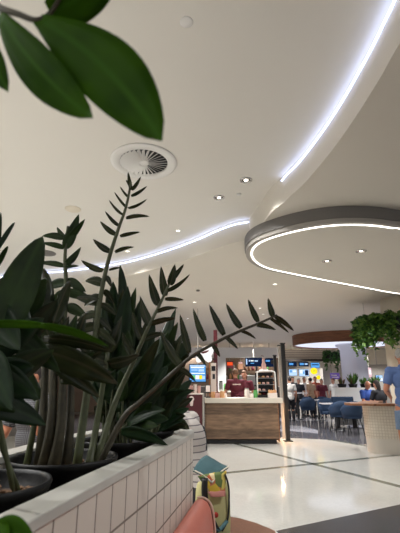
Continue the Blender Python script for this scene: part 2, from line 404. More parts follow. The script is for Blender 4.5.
bm = BM(); prism(bm, poly, ZL, ZU + .02); lo = struct('ceiling_lower', bm, M['ceil2'])

def offs(pts, d):
    out = []
    for i, p in enumerate(pts):
        t = (pts[min(i + 1, len(pts) - 1)] - pts[max(i - 1, 0)]).normalized(); out.append(p + V((-t.y, t.x, 0)) * d)
    return out
def led_run(name, pts, z, mat, label, off=.012, w=.018, h=.02):
    o = empty(name, (pts[0].x, pts[0].y, z), label, 'led strip')
    bm = BM(); tube(bm, [V((p.x, p.y, z + p.z)) for p in pts], w / 2, n=6); mk('diffuser', bm, mat, o, True, True)
    bm = BM(); tube(bm, [V((p.x, p.y, z - .006)) for p in offs(pts, -.0085)], .005, n=4); mk('channel', bm, M['white'], o, True, True)
    return o
led_run('led_strip', offs(edgeA[6:], .018), ZLED, M['led'], 'long curved cool white led strip sweeping up to the frame top at the ceiling step')
led_run('led_strip', offs(edgeB[:-1], .018), ZLED, M['led'], 'wavy cool white led strip running behind the plants to the ceiling step')

# oval dropped canopy with glowing rim
loop = [(400, 228.5), (375, 225.5), (350, 224.5), (325, 226), (300, 230), (275, 236.5), (260, 242.5), (253, 249), (252, 256), (257, 262.5), (268, 268), (285, 272), (320, 279), (360, 286.5), (400, 293.5)]
lp = [W(u, v, z=ZD) for u, v in loop] + [V((4.8, 8.1, 0)), V((5.3, 7.5, 0)), V((5.2, 6.4, 0)), V((4.4, 5.3, 0)), V((3.4, 4.72, 0))]
lp = catmull([V((p.x, p.y, 0)) for p in lp], 6, True)
cen = sum(lp, V()) / len(lp)
def grow(pts, d):
    n = len(pts); out = []
    for i in range(n):
        t = (pts[(i + 2) % n] - pts[i - 2]).normalized(); nn = V((t.y, -t.x, 0))
        if nn.dot(pts[i] - cen) < 0: nn = -nn
        out.append(pts[i] + nn * d)
    return out
can = empty('ceiling_canopy', (cen.x, cen.y, ZD), 'large rounded ceiling canopy with grey fascia and glowing rim', 'ceiling canopy')
bm = BM(); prism(bm, [(p.x, p.y) for p in grow(lp, .03)], ZD, ZL + .005); mk('canopy_body', bm, M['ceil2'], can, world=True)
def ringwall(bm, inner, outer, z0, z1):
    n = len(inner); vs = []
    for i in range(n):
        a, b = inner[i], outer[i]
        vs.append([bm.verts.new((a.x, a.y, z0)), bm.verts.new((b.x, b.y, z0)), bm.verts.new((b.x, b.y, z1)), bm.verts.new((a.x, a.y, z1))])
    for i in range(n):
        j = (i + 1) % n
        for k in range(4): bm.faces.new((vs[i][k], vs[j][k], vs[j][(k + 1) % 4], vs[i][(k + 1) % 4]))
bm = BM(); ringwall(bm, grow(lp, .03), grow(lp, .085), ZD - .003, ZD + .05); mk('rim_lip', bm, M['greypaint'], can, world=True)
bm = BM(); ringwall(bm, grow(lp, .03), grow(lp, .098), ZD + .05, ZL); mk('fascia', bm, M['fascia'], can, world=True)
bm = BM(); tube(bm, [V((p.x, p.y, ZD + .002)) for p in lp], .014, n=6, closed=True); mk('led_strip', bm, M['ledwarm'], can, True, True)

# wood ringed luminous ceiling drum with the pale column below
dc, drx, dry, dz0 = V((5.97, 16.6, 0)), 2.15, 1.65, 2.86
dr = empty('ceiling_drum', (dc.x, dc.y, dz0), 'wood ringed luminous ceiling drum above the pale column', 'ceiling light')
def ell(rx, ry, n=56): return [V((dc.x + rx * math.cos(2 * math.pi * k / n), dc.y + ry * math.sin(2 * math.pi * k / n), 0)) for k in range(n)]
bm = BM(); ringwall(bm, ell(drx - .08, dry - .08), ell(drx, dry), dz0, ZL); mk('wood_fascia', bm, M['brownwood'], dr, world=True)
bm = BM(); prism(bm, [(p.x, p.y) for p in ell(drx - .08, dry - .08)], dz0 + .05, dz0 + .08); mk('light_panel', bm, M['glow'], dr, world=True)
bm = BM(); lathe(bm, [(.5, 0), (.5, 2.7), (.66, 2.86), (.66, 2.92), (0, 2.92), (0, 0)], (6.22, 16.6, 0), 32); struct('column_pale', bm, M['lilac'], True, 'pale lilac round column under the wooden ceiling drum')
bm = BM(); lathe(bm, [(.52, 0), (.52, 2.9), (.5, ZL + .01), (0, ZL + .01), (0, 0)], (4.92, 9.55, 0), 32); struct('column_cream', bm, M['cream'], True, 'cream round column behind the mosaic tiled counter')

# ------------------------------------------------------------------ ceiling fittings
def downlight(p, zc, label, r=.06, chrome=True):
    o = empty('downlight', (p.x, p.y, zc), label, 'downlight', 'recessed ceiling downlights')
    bm = BM(); lathe(bm, [(r * .72, .0), (r, -.001), (r, -.007), (r * .74, -.012), (r * .6, .0)], n=20); mk('trim_ring', bm, M['chrome'] if chrome else M['white'], o, True)
    bm = BM(); lathe(bm, [(0, -.004), (r * (.34 if chrome else .62), -.004), (r * (.34 if chrome else .62), .002), (0, .002)], n=16); mk('lens', bm, M['lamp'], o)
    if chrome:
        bm = BM(); lathe(bm, [(r * .62, -.002), (r * .34, -.003), (r * .34, .003), (r * .62, .003)], n=16, closed=True); mk('baffle', bm, M['black'], o)
    return o
def dl(u, v, zc, label, **k): return downlight(W(u, v, z=zc), zc, label, **k)
dl(246, 180, ZU, 'chrome downlight in high ceiling, the nearer of the pair beside the step', r=.075)
dl(219, 197.5, ZU, 'chrome downlight in high ceiling, the farther of the pair beside the step', r=.075)
dl(178, 230.5, ZU, 'small bright downlight in the high ceiling just above the wavy led strip', chrome=False, r=.045)
dl(127.5, 251, ZU, 'small bright downlight beside the tallest zz stem in the high ceiling', chrome=False, r=.045)
dl(327, 261, ZD, 'chrome downlight in the oval canopy, the left one of two', r=.075)
dl(361, 251, ZD, 'chrome downlight in the oval canopy, the right one of two', r=.075)
for i, (u, v, l) in enumerate(((275, 284, 'tiny downlight in low ceiling just below the canopy nose'), (194.5, 302, 'tiny downlight in low ceiling left of the long zz frond tips'), (187.5, 318.5, 'tiny downlight in low ceiling closest to the dark leaf cluster'), (260, 308, 'tiny downlight above the far frond leaves, upper of a close pair'), (263, 314, 'tiny downlight above the far frond leaves, lower of a close pair'))):
    dl(u, v, ZL, l, chrome=False, r=.055)
p = W(144, 162, z=ZU); o = empty('air_diffuser', (p.x, p.y, ZU), 'round white swirl air diffuser in the high ceiling', 'air vent')
bm = BM(); lathe(bm, [(.27, .0), (.365, -.003), (.365, -.012), (.34, -.02), (.265, -.014), (.26, 0)], n=48); mk('outer_ring', bm, M['white'], o, True)
bm = BM(); lathe(bm, [(0, -.001), (.265, -.001), (.265, .0), (0, .0)], n=40); mk('dark_plenum', bm, M['black'], o)
bm = BM()
for k in range(30):
    a = 2 * math.pi * k / 30; q = rot_z(a) @ Matrix.Rotation(R(38), 3, 'X')
    box(bm, rot_z(a) @ V((.158, 0, -.016)), (.205, .036, .003), q)
bl = mk('swirl_blades', bm, M['white'], o)
bm = BM(); lathe(bm, [(0, -.02), (.05, -.02), (.056, -.014), (.056, 0), (0, 0)], n=24); mk('hub_cap', bm, M['white'], o, True)
def puck(u, v, zc, r, name, label, cat, mat, h=.012):
    p = W(u, v, z=zc); bm = BM(); lathe(bm, [(0, -h), (r * .92, -h), (r, -h * .5), (r, 0), (0, 0)], (0, 0, 0), 28)
    o = mk(name, bm, mat, smooth=True); o.location = (p.x, p.y, zc); return tag(o, label, cat)
puck(186.5, 22, ZU, .045, 'ceiling_rosette', 'small round white plate on the high ceiling near the frame top', 'ceiling plate', M['white'], .008)
puck(73, 209, ZU, .11, 'ceiling_speaker', 'flat round speaker plate on the high ceiling above the plants', 'speaker', M['cream'])
puck(46, 253, ZU, .18, 'ceiling_grille', 'darker round grille in the high ceiling behind the left leaves', 'ceiling grille', M['fascia'])
puck(239, 194, ZU, .03, 'sprinkler_rose', 'tiny flat sprinkler rose between the two chrome downlights', 'sprinkler', M['white'], .014)
puck(198, 290, ZL, .04, 'smoke_detector', 'small dark detector on the low ceiling above the frond', 'detector', M['fascia'], .03)


# ------------------------------------------------------------------ planter
RZ = 1.02
front = [(-.31, -.1), (-.29, .2), (-.265, .45), (-.243, .66), (-.219, .8), (-.19, .97), (-.142, 1.21), (-.092, 1.48), (-.05, 1.72), (-.03, 1.86)]
back_ = [(-.05, 1.99), (-.14, 2.08), (-.30, 2.1), (-.45, 1.98), (-.535, 1.7), (-.585, 1.35), (-.63, 1.0), (-.68, .6), (-.74, .2), (-.78, -.1)]
outer = catmull([V((x, y, 0)) for x, y in front + back_], 6)
def inset(pts, d):
    out = []
    for i, p in enumerate(pts):
        t = (pts[min(i + 1, len(pts) - 1)] - pts[max(i - 1, 0)]).normalized(); out.append(p + V((-t.y, t.x, 0)) * d)
    return out
inn = inset(outer, .055)
pl = empty('planter', (-.25, 1.0, 0), 'curved white tiled planter wall with pale laminate rim', 'planter')
def wall_uv(pts, z0, z1, vtop=None, closed=False):
    bm = BM(); uv = bm.loops.layers.uv.new('UVMap'); s = 0; prev = None; cols = []
    for p in pts:
        if prev is not None: s += (p - prev).length
        prev = p; cols.append((s, bm.verts.new((p.x, p.y, z0)), bm.verts.new((p.x, p.y, z1))))
    n = len(cols)
    for i in range(n - 1):
        a, b = cols[i], cols[i + 1]
        f = bm.faces.new((a[1], b[1], b[2], a[2]))
        for l, (x, y) in zip(f.loops, ((a[0], z0), (b[0], z0), (b[0], z1), (a[0], z1))): l[uv].uv = (x, y - (vtop or 0))
    return bm
bm = wall_uv(outer, 0, RZ - .018, RZ - .018 + .004); mk('tiled_face', bm, M['tile'], pl, world=True)
bm = wall_uv(inn, .3, RZ - .018); mk('inner_face', bm, M['plinth'], pl, world=True)
bm = BM(); o2 = inset(outer, -.004); i2 = inset(outer, .06); n = len(o2); vs = []
for a, b in zip(o2, i2): vs.append([bm.verts.new((a.x, a.y, RZ - .02)), bm.verts.new((a.x, a.y, RZ)), bm.verts.new((b.x, b.y, RZ)), bm.verts.new((b.x, b.y, RZ - .02))])
for i in range(n - 1):
    for k in range(4): bm.faces.new((vs[i][k], vs[i + 1][k], vs[i + 1][(k + 1) % 4], vs[i][(k + 1) % 4]))
bm.faces.new(vs[0]); bm.faces.new(vs[-1][::-1])
mk('rim', bm, M['rim'], pl, world=True, bevel=.003)
bm = BM(); prism(bm, [(p.x, p.y) for p in inn], .70, .74); mk('planter_floor', bm, M['blackplastic'], pl, world=True)

# ------------------------------------------------------------------ plants
def leaf(bm, B, T, w, roll=0, droop=.0, fold=.25, face=None, nl=9, tipp=1.0, side=None, pw=.85):
    """a pointed leaf blade from base B to tip T; droop bends the spine, fold makes the V section"""
    uv = bm.loops.layers.uv.verify()
    B, T = V(B), V(T); d = T - B; L = d.length; dn = d.normalized()
    f = (face if face is not None else -((B + T) / 2 - V((0, 0, CAMZ))).normalized())
    x = dn.cross(f)
    if x.length < .15: x = dn.cross(V((0, 0, 1)))
    x.normalize(); x = Matrix.Rotation(roll, 3, dn) @ x; nrm = x.cross(dn).normalized()
    sag = side if side is not None else V((0, 0, -1))
    rows = []
    for i in range(nl + 1):
        t = i / nl
        p = B + d * t + sag * (-4 * droop * L * t * (1 - t))
        prof = (math.sin(math.pi * min(1, t * .94 + .06) ** pw) ** .75) if t < 1 else 0
        prof = max(prof, 0) * (1 - .15 * t * tipp)
        hw = w / 2 * prof + (.0012 if t < 1 else 0)
        row = []
        for k in (-1, -.5, 0, .5, 1):
            row.append((bm.verts.new(p + x * hw * k + nrm * (abs(k) * fold * hw)), k * prof, t))
        rows.append(row)
    for i in range(nl):
        for k in range(4):
            q = (rows[i][k], rows[i][k + 1], rows[i + 1][k + 1], rows[i + 1][k])
            fc = bm.faces.new([a[0] for a in q]); fc.smooth = True
            for l, a in zip(fc.loops, q): l[uv].uv = (a[1], a[2])
    return bm

def leaves_obj(name, bm, mat, parent, label=None):
    bm2 = bm; me = bpy.data.meshes.new(name); bm2.to_mesh(me); bm2.free(); me.materials.append(mat)
    o = bpy.data.objects.new(name, me); COL.objects.link(o); o.parent = parent
    p, Mx = parent, Matrix.Identity(4)
    while p: Mx = Matrix.LocRotScale(p.location, p.rotation_euler, p.scale) @ Mx; p = p.parent
    me.transform(Mx.inverted())
    s = o.modifiers.new('thickness', 'SOLIDIFY'); s.thickness = .0007; s.offset = 0
    if label: o['label'] = label
    return o

def pot(root, c, r, h=.22):
    c = V(c)
    bm = BM(); lathe(bm, [(0, -h), (r * .76, -h), (r * .9, -.03), (r * .93, -.028), (r * .93, -.018), (r * .97, -.016), (r, -.004), (r * .99, .002), (r * .95, .002), (r * .92, -.006), (r * .87, -.05), (0, -.055)], c, 40)
    mk('pot', bm, M['blackplastic'], root, True, True)
    bm = BM(); lathe(bm, [(0, -.026), (r * .5, -.028), (r * .878, -.034), (r * .86, -.05), (0, -.05)], c, 24); mk('soil', bm, M['soil'], root, True, True)
    rr = random.Random(int(c.y * 100)); bm = BM()
    for k in range(70):
        a, q = rr.uniform(0, 6.28), r * .84 * math.sqrt(rr.random())
        ellipsoid(bm, c + V((q * math.cos(a), q * math.sin(a), -.026)), (rr.uniform(.006, .013), rr.uniform(.004, .008), .004), Matrix.Rotation(rr.uniform(0, 3), 3, 'Z') @ Matrix.Rotation(rr.uniform(-.6, .6), 3, 'X'), 6, 4)
    o = mk('bark_chips', bm, M['bark'], root, False, True); o['kind'] = 'stuff'

def stem(root, pts, r0, r1, mat, name='stem'):
    P = catmull(pts, 6); n = len(P); bm = BM()
    tube(bm, P, [r0 + (r1 - r0) * (i / (n - 1)) ** .6 for i in range(n)], 8)
    return mk(name, bm, mat, root, True, True), P

def frond(root, path, r0, r1, leafs, mat, smat, depth_tip=.02, seed=1, name='stem', lname='leaflets'):
    """path: [(u,v,Y)]; leafs: [(bu,bv,tu,tv,w_px,roll)] with depth taken from the path"""
    rr = random.Random(seed)
    P3 = [W(u, v, Y=Y) if len(q) == 3 else V(q[3]) for q in path for (u, v, Y) in [q[:3]]]
    st, P = stem(root, P3, r0, r1, smat, name)
    def Yat(u, v):
        best = min(path, key=lambda q: (q[0] - u) ** 2 + (q[1] - v) ** 2); return best[2]
    bm = BM()
    for (bu, bv, tu, tv, wp, *rest) in leafs:
        Y = Yat(bu, bv); B = W(bu, bv, Y=Y)
        B = min(P, key=lambda p: (p - B).length) if rest and len(rest) > 1 else B
        T = W(tu, tv, Y=Y + rr.uniform(-1, 1) * depth_tip)
        w = wp / F * Y
        roll = R(rest[0]) if rest else R(rr.uniform(-30, 30))
        leaf(bm, B, T, w * .84 / max(.55, math.cos(roll)), roll, droop=rr.uniform(.03, .09) * (-1 if tv < bv - 8 else 1), fold=rr.uniform(.15, .35), pw=.78, tipp=2)
    if leafs: leaves_obj(lname, bm, mat, st)
    return st

PA, PB, PC, PD = V((-.425, .86, RZ + .005)), V((-.362, 1.165, RZ + .005)), V((-.295, 1.57, RZ + .002)), V((-.232, 1.855, RZ + .005))

# --- pot B: tall zz plant
zz = empty('zz_plant', (PB.x, PB.y, .74), 'tall zz plant with thick ribbed stems in black pot, second pot along planter', 'potted plant')
pot(zz, PB, .142)
base = lambda c, dx, dy: (0, 0, 0, c + V((dx, dy, -.04)))
def pp(c, dx, dy): return V((c.x + dx, c.y + dy, c.z - .04))
def fr(root, c, dx, dy, path, *a, **k):
    b = pp(c, dx, dy)
    u = 200 + F * b.x / (b.y * CP + (b.z - CAMZ) * SP); v = 266.5 - F * ((b.z - CAMZ) * CP - b.y * SP) / (b.y * CP + (b.z - CAMZ) * SP)
    return frond(root, [(u, v, b.y)] + path, *a, **k)
S1 = [(110, 252, 93, 239, 8.5, 20), (116, 235, 100, 221, 7, 20), (119, 226, 105, 211, 4.5, 20), (123, 215, 109, 200, 3.2, 30), (127, 208, 114.5, 192, 3, 30), (129, 198, 120, 186.5, 2.5, 20),
      (103, 271, 81, 260, 8, 20), (115, 252, 134, 247, 4.5, 30), (120, 236, 140, 232, 4.6, 30), (126, 218, 149.5, 216.5, 5, 20), (128, 208, 147, 199, 3.4, 30), (131, 196, 147, 186, 4, 20),
      (131, 190, 128, 172, 5, 20), (131.5, 190, 141, 176.5, 4.5, 10), (131, 188, 126, 180, 3, 0), (109, 270, 121, 267.5, 2.6, 30), (106, 276, 112, 288, 6, 10), (104, 284, 85, 281, 12, 10), (100, 296, 84, 306, 10, 30),
      (104, 290, 114, 304, 8, 20), (100, 302, 76, 298, 13, -20), (101, 304, 116, 315, 8, 10), (98, 314, 76, 322, 10, 20), (98, 318, 112, 332, 9, 0), (97, 326, 72, 336, 12, 20), (97, 330, 116, 346, 10, 10)]
fr(zz, PB, .03, .02, [(86, 400, 1.2), (94, 345, 1.2), (100, 300, 1.2), (108, 262, 1.2), (118, 230, 1.19), (126, 207, 1.18), (131, 182, 1.17)], .014, .0035, S1, M['leafbronze'], M['stem'], seed=3)
S2 = [(65, 248, 79, 214, 15, 10), (67, 240, 85, 219, 9, 20), (64, 237, 57, 227, 6, 10), (64, 238, 42, 236, 9, 10), (64, 248, 42, 243, 7, 20), (66, 264, 81, 247, 9, 10), (64, 266, 38, 263, 7, 20),
      (64, 268, 79, 266, 4, 20), (66, 282, 45, 288, 12, 20), (67, 280, 86, 292, 12, 10), (66, 292, 50, 304, 12, 10), (67, 292, 92, 300, 13, 20), (66, 305, 44, 318, 13, 0), (67, 306, 88, 318, 14, 20)]
fr(zz, PB, -.02, .03, [(62, 390, 1.3), (64, 330, 1.3), (66, 285, 1.3), (65, 262, 1.29), (66, 243, 1.28), (68, 226, 1.27)], .014, .004, S2, M['leaf'], M['stem'], seed=4)
S3 = [(158, 305.5, 149, 274, 11, 10), (165, 296, 161, 266, 10, 10), (170, 285, 175, 264, 10, 10), (166, 291, 190, 274, 5, 20), (168, 282, 184, 264, 7, 20), (165, 299, 184, 300, 5, 20), (156, 312, 178, 308, 5, 20),
      (150, 326, 140, 296, 11, 10), (150, 324, 176, 318, 7, 20), (142, 340, 132, 312, 11, 10), (142, 340, 166, 334, 8, 10), (134, 358, 122, 332, 11, 10)]
fr(zz, PB, .07, .04, [(116, 400, 1.27), (132, 365, 1.28), (147, 330, 1.28), (160, 304, 1.28), (170, 282, 1.28)], .011, .004, S3, M['leafbronze'], M['stem'], seed=5)
S4 = [(205, 341, 193, 308, 8, 10), (224, 335, 209, 304, 8, 10), (241, 328, 226, 303, 8, 10), (258, 322, 248, 299, 7, 10), (273, 317, 268, 298, 7, 10), (275, 316, 294, 331, 6, 20), (270, 318, 289, 333, 4, 20), (241, 331, 256, 339, 3.4, 20),
      (257, 325, 276, 330, 5.5, 20), (226, 337, 238, 349, 4.5, 10), (213, 345, 220, 357, 5, 10), (189, 353, 180, 314, 9, 10), (196, 352, 206, 366, 5, 10), (180, 366, 160, 330, 11, 10), (178, 368, 196, 382, 6, 10)]
fr(zz, PB, .09, -.02, [(122, 420, 1.12), (140, 402, 1.12), (166, 379, 1.12), (190, 358, 1.12), (214, 343.5, 1.12), (240, 331, 1.12), (262, 322, 1.12), (277, 315, 1.12)], .010, .003, S4, M['leafbronze'], M['stembrown'], seed=6)
# stout ribbed bases rising out of the pot
for i, (dx, dy, u, v, Y, r) in enumerate(((-.065, .0, 46, 345, 1.12, .018), (-.045, -.03, 55, 352, 1.1, .02), (-.015, -.045, 63, 350, 1.1, .02), (.01, -.01, 72, 348, 1.14, .018), (-.09, -.02, 38, 400, 1.12, .012), (.06, .03, 108, 352, 1.24, .015))):
    lv = [(u, v, u - 14, v - 42, 16, 10), (u, v, u + 14, v - 36, 15, -10), (u, v + 10, u - 30, v - 8, 15, 20), (u, v + 12, u + 32, v + 2, 15, 20)]
    fr(zz, PB, dx, dy, [(lambda b: (b + (u - b) * .45, 425, Y))(200 + F * (PB.x + dx) / 1.07), (u, v, Y)], r, r * .42, lv if i != 4 else lv[:1], M['leafbronze'] if i % 2 else M['leaf'], M['stembrown'] if i < 4 else M['stem'], seed=20 + i)
# broad dusky blades low in the plant
bm = BM()
for (bu, bv, tu, tv, w, Y, rl) in ((41, 326, 44, 268, 23, 1.04, 20), (52, 326, 70, 280, 15, 1.05, 30), (40, 350, 118, 384, 30, 1.0, 30), (44, 338, 112, 352, 14, .98, 40), (60, 380, 112, 372, 16, 1.05, 20), (50, 362, 100, 398, 16, 1.03, 20)):
    leaf(bm, W(bu, bv, Y=Y), W(tu, tv, Y=Y + .03), w / F * Y, R(rl), .05, .3)
leaves_obj('broad_blades', bm, M['leafbronze'], zz)

# --- pot A: big dark glossy leaves at the left
pa = empty('peace_lily', (PA.x, PA.y, .74), 'dark broad leaved plant in black pot at the near end of planter', 'potted plant')
pot(pa, PA, .133)
big = [(-6, 345, 43, 236, 40, .78, 15), (-12, 300, 1, 212, 8, .8, 20), (-3, 250, 15, 222, 4.5, .8, 20), (-4, 268, 8, 246, 5, .8, 20), (-14, 330, 22, 268, 34, .84, 20), (8, 330, 30, 272, 26, .86, -20), (14, 335, 46, 278, 24, .88, 10),
       (20, 345, 58, 300, 22, .9, 20), (-10, 360, 44, 318, 26, .82, 0), (-8, 385, 54, 350, 30, .85, 25), (-12, 372, 38, 398, 30, .8, 20), (-12, 404, 46, 425, 24, .84, 15), (-16, 392, 30, 412, 24, .82, 15), (-20, 350, 12, 410, 34, .78, 20), (-16, 380, 34, 366, 30, .8, 10), (0, 330, 60, 372, 26, .9, 10), (-12, 310, 20, 350, 36, .8, 15), (0, 300, 30, 340, 30, .86, -15)]
crown = V((PA.x + .0, PA.y, 1.02))
for i, (bu, bv, tu, tv, w, Y, rl) in enumerate(big):
    B = W(bu, bv, Y=Y); c0 = V((PA.x + random.uniform(-.06, .06), PA.y + random.uniform(-.06, .06), RZ - .035))
    st, P = stem(pa, [c0, c0.lerp(B, .55) + V((-.02, 0, .03)), B], .006, .003, M['stem'])
    bm = BM(); leaf(bm, B, W(tu, tv, Y=Y + random.uniform(-.03, .03)), w / F * Y, R(rl), .06, .25, nl=11)
    leaves_obj('blade', bm, M['leafdark'] if i % 3 else M['leaf'], st)
# one long paler blade reaching across
st, P = stem(pa, [V((PA.x, PA.y - .05, RZ - .035)), W(-40, 380, Y=.6), W(-40, 330, Y=.56), W(-14, 322, Y=.55)], .006, .003, M['stem'])
bm = BM(); leaf(bm, W(-14, 324, Y=.55), W(56, 327, Y=.57), 9 / F * .56, R(35), .03, .2, nl=10); leaf(bm, W(40, 325, Y=.56), W(108, 346, Y=.6), 8 / F * .58, R(30), .05, .2)
leaves_obj('blade', bm, M['leafbright'], st)

# --- pot C and D: dense dark clusters
def cluster(name, c, r, label, tips, mat_cycle, wpx, seed):
    rr = random.Random(seed)
    root = empty(name, (c.x, c.y, .74), label, 'potted plant'); pot(root, c, r)
    for i, (u, v) in enumerate(tips):
        Y = c.y + rr.uniform(-.13, .13)
        T = W(u, v, Y=Y); c0 = c + V((rr.uniform(-.05, .05), rr.uniform(-.05, .05), -.04))
        Bm = c0.lerp(T, rr.uniform(.3, .5)) + V((0, 0, rr.uniform(.0, .05)))
        st, P = stem(root, [c0, c0.lerp(Bm, .5) + V((0, 0, .015)), Bm], .0055, .003, M['stem'])
        bm = BM(); L = (T - Bm).length
        leaf(bm, Bm, T, min(wpx * rr.uniform(.8, 1.25) / F * Y, L * .34), R(rr.uniform(-35, 35)), rr.uniform(.03, .1), rr.uniform(.15, .35))
        # a second blade lower on the same shoot
        T2 = Bm.lerp(T, .45) + V((rr.uniform(-.09, .09), rr.uniform(-.08, .04), rr.uniform(-.10, .03)))
        leaf(bm, c0.lerp(Bm, .75), T2, wpx * rr.uniform(.8, 1.1) / F * Y, R(rr.uniform(-35, 35)), rr.uniform(.02, .1), .25)
        leaves_obj('blades', bm, M[mat_cycle[i % len(mat_cycle)]], st)
    return root
tipsC = [(104, 302), (98, 296), (113, 281), (108, 290), (120, 264), (123, 288), (128, 286), (136, 287), (140, 300), (134, 312), (120, 308), (148, 318), (155, 322), (104, 322), (100, 338), (110, 330), (90, 350), (96, 362), (150, 334), (160, 338), (164, 350),
         (128, 330), (138, 345), (118, 350), (108, 368), (145, 362), (156, 372), (128, 372), (168, 366), (100, 385), (162, 390), (152, 402), (166, 410), (140, 398), (120, 396), (150, 350)]
cluster('cast_iron_plant', PC, .135, 'dense dark lance leaved plant in black pot behind the zz stems', tipsC, ('leafdark', 'leaf', 'leafdark', 'leaf', 'leafdark', 'leafbronze'), 15, 31)
tipsD = [(176, 308), (170, 318), (178, 322), (183, 332), (188, 338), (176, 340), (168, 330), (190, 352), (182, 356), (170, 356), (176, 370), (186, 372), (192, 380), (188, 392), (178, 388), (193, 398), (190, 408), (180, 404), (172, 402), (186, 416), (166, 380), (195, 390), (160, 350), (164, 368)]
cluster('cast_iron_plant', PD, .12, 'dark leafy plant in the last black pot at the planter end', tipsD, ('leafdark', 'leafdark', 'leaf', 'leafbronze'), 12, 47)

# --- close plant whose leaves hang into the top of the frame
cp = empty('rubber_plant', (-.49, .5, .74), 'bright green plant with large glossy leaves hanging into the top left corner', 'potted plant')
pot(cp, V((-.49, .5, RZ)), .11)
st, P = stem(cp, [V((-.46, .48, RZ - .04)), V((-.42, .42, 1.25)), V((-.34, .38, 1.48)), W(-40, -10, Y=.30), W(0, 8, Y=.27), W(18, 14, Y=.262), W(36, 20, Y=.26), W(50, 13, Y=.26), W(62, -6, Y=.25)], .006, .0016, M['stembrown'])
bm = BM()
leaf(bm, W(38, 19, Y=.26), W(162, 141, Y=.25), .05, R(-12), -.06, .08, nl=16, pw=1.25, tipp=0, side=V((.5, 0, .9)))
leaf(bm, W(0, 15, Y=.27), W(93, 118, Y=.26), .033, R(14), .05, .1, nl=16, pw=1.2, tipp=0, side=V((.5, 0, .7)))
leaf(bm, W(50, 13, Y=.26), W(122, -30, Y=.26), .036, R(10), -.03, .15, nl=14)
leaf(bm, W(-22, 40, Y=.27), W(8, 92, Y=.27), .02, R(10), .05, .2)
leaves_obj('leaves', bm, M['leafbright'], st)
st, P = stem(cp, [V((-.45, .46, RZ - .04)), V((-.36, .40, 1.12)), V((-.28, .42, 1.1)), W(-8, 525, Y=.42)], .004, .0018, M['stem'])
bm = BM(); leaf(bm, W(-6, 526, Y=.42), W(38, 556, Y=.41), .024, R(10), .1, .2); leaf(bm, W(-6, 526, Y=.42), W(2, 560, Y=.4), .02, R(10), .1, .2)
leaves_obj('leaves', bm, M['leafbright'], st)

# ------------------------------------------------------------------ banquette, bag
bq = empty('banquette', (.2, 1.0, 0), 'salmon pink vinyl banquette along the tiled planter', 'bench')
path = [p for p in outer if -.02 < p.y < 1.78 and p.x > -.4][:]
path = [p for p in path if p.y < 1.82]; path.append(path[-1] + (path[-1] - path[-2]).normalized() * .05)
def sweep(path, sec, endround=True):
    bm = BM(); rows = []
    n = len(path)
    for i, p in enumerate(path):
        t = (path[min(i + 1, n - 1)] - path[max(i - 1, 0)]).normalized(); nn = V((t.y, -t.x, 0))
        rows.append([bm.verts.new(p + nn * d + V((0, 0, z))) for d, z in sec])
    if endround:
        p, t = path[-1], (path[-1] - path[-2]).normalized(); nn = V((t.y, -t.x, 0)); mx = max(z for d, z in sec)
        for k in range(1, 7):
            a = R(15 * k); q = math.sin(a) * .06
            rows.append([bm.verts.new(p + t * q + nn * (.004 + (d - .004) * (1 - .55 * (1 - math.cos(a)))) + V((0, 0, z - (.05 * (1 - math.cos(a)) if z > .6 else 0)))) for d, z in sec])
    m = len(sec)
    for i in range(len(rows) - 1):
        for k in range(m): bm.faces.new((rows[i][k], rows[i + 1][k], rows[i + 1][(k + 1) % m], rows[i][(k + 1) % m]))
    bm.faces.new(rows[0][::-1]); bm.faces.new(rows[-1]); return bm
sec = [(.004, .42), (.004, .72), (.006, .755), (.016, .768), (.04, .77), (.06, .76), (.075, .735), (.084, .68), (.096, .42)]
mk('backrest', sweep(path, sec), M['salmon'], bq, True, True)
mk('seat', sweep(path, [(.1, .36), (.1, .44), (.13, .46), (.5, .46), (.54, .44), (.55, .40), (.55, .36)], False), M['salmon'], bq, world=True, bevel=.01)
mk('base', sweep(path, [(.02, 0), (.02, .36), (.5, .36), (.5, 0)], False), M['black'], bq, world=True)
# welt that edges the end of the backrest
t = (path[-1] - path[-2]).normalized(); nn = V((t.y, -t.x, 0)); e = path[-1] + t * .015
bm = BM(); tube(bm, catmull([e + nn * d + V((0, 0, z)) for d, z in ((.016, .772), (.042, .773), (.064, .762), (.079, .737), (.088, .68), (.095, .56), (.1, .43))], 5), .0045, 8); mk('piping', bm, M['salmondark'], bq, True, True)

st_ = empty('stool', (.075, 2.36, 0), 'low dark round stool carrying the floral backpack', 'stool')
bm = BM(); lathe(bm, [(0, .41), (.15, .41), (.16, .425), (.155, .445), (.14, .45), (0, .45)], n=28); mk('seat', bm, M['darkcloth'], st_, True)
for k in range(4):
    a = R(45 + 90 * k); bm = BM(); tube(bm, [V((.11 * math.cos(a), .11 * math.sin(a), .415)), V((.15 * math.cos(a), .15 * math.sin(a), 0))], .013); mk('leg', bm, M['black'], st_, True)

bg_ = empty('backpack', (.075, 2.36, .45), 'pale yellow floral backpack with teal flap and dark straps', 'backpack')
def bp(u, v, Y): return W(u, v, Y=Y)
bm = BM()
prof = [(-.115, .10), (-.112, .085), (-.118, 0)]
q = rot_z(R(12))
rows = []
for z, sx, sy in ((.452, .075, .058), (.462, .084, .068), (.54, .088, .072), (.62, .088, .07), (.68, .086, .062), (.715, .08, .05), (.722, .074, .046)):
    ring = []
    for k in range(24):
        a = 2 * math.pi * k / 24; ca, sa = math.cos(a), math.sin(a)
        ring.append(bm.verts.new(V((.066, 2.36, z)) + q @ V((sx * math.copysign(abs(ca) ** .55, ca), sy * math.copysign(abs(sa) ** .6, sa), 0))))
    rows.append(ring)
for i in range(len(rows) - 1):
    for k in range(24): bm.faces.new((rows[i][k], rows[i][(k + 1) % 24], rows[i + 1][(k + 1) % 24], rows[i + 1][k]))
bm.faces.new(rows[0][::-1]); bm.faces.new(rows[-1])
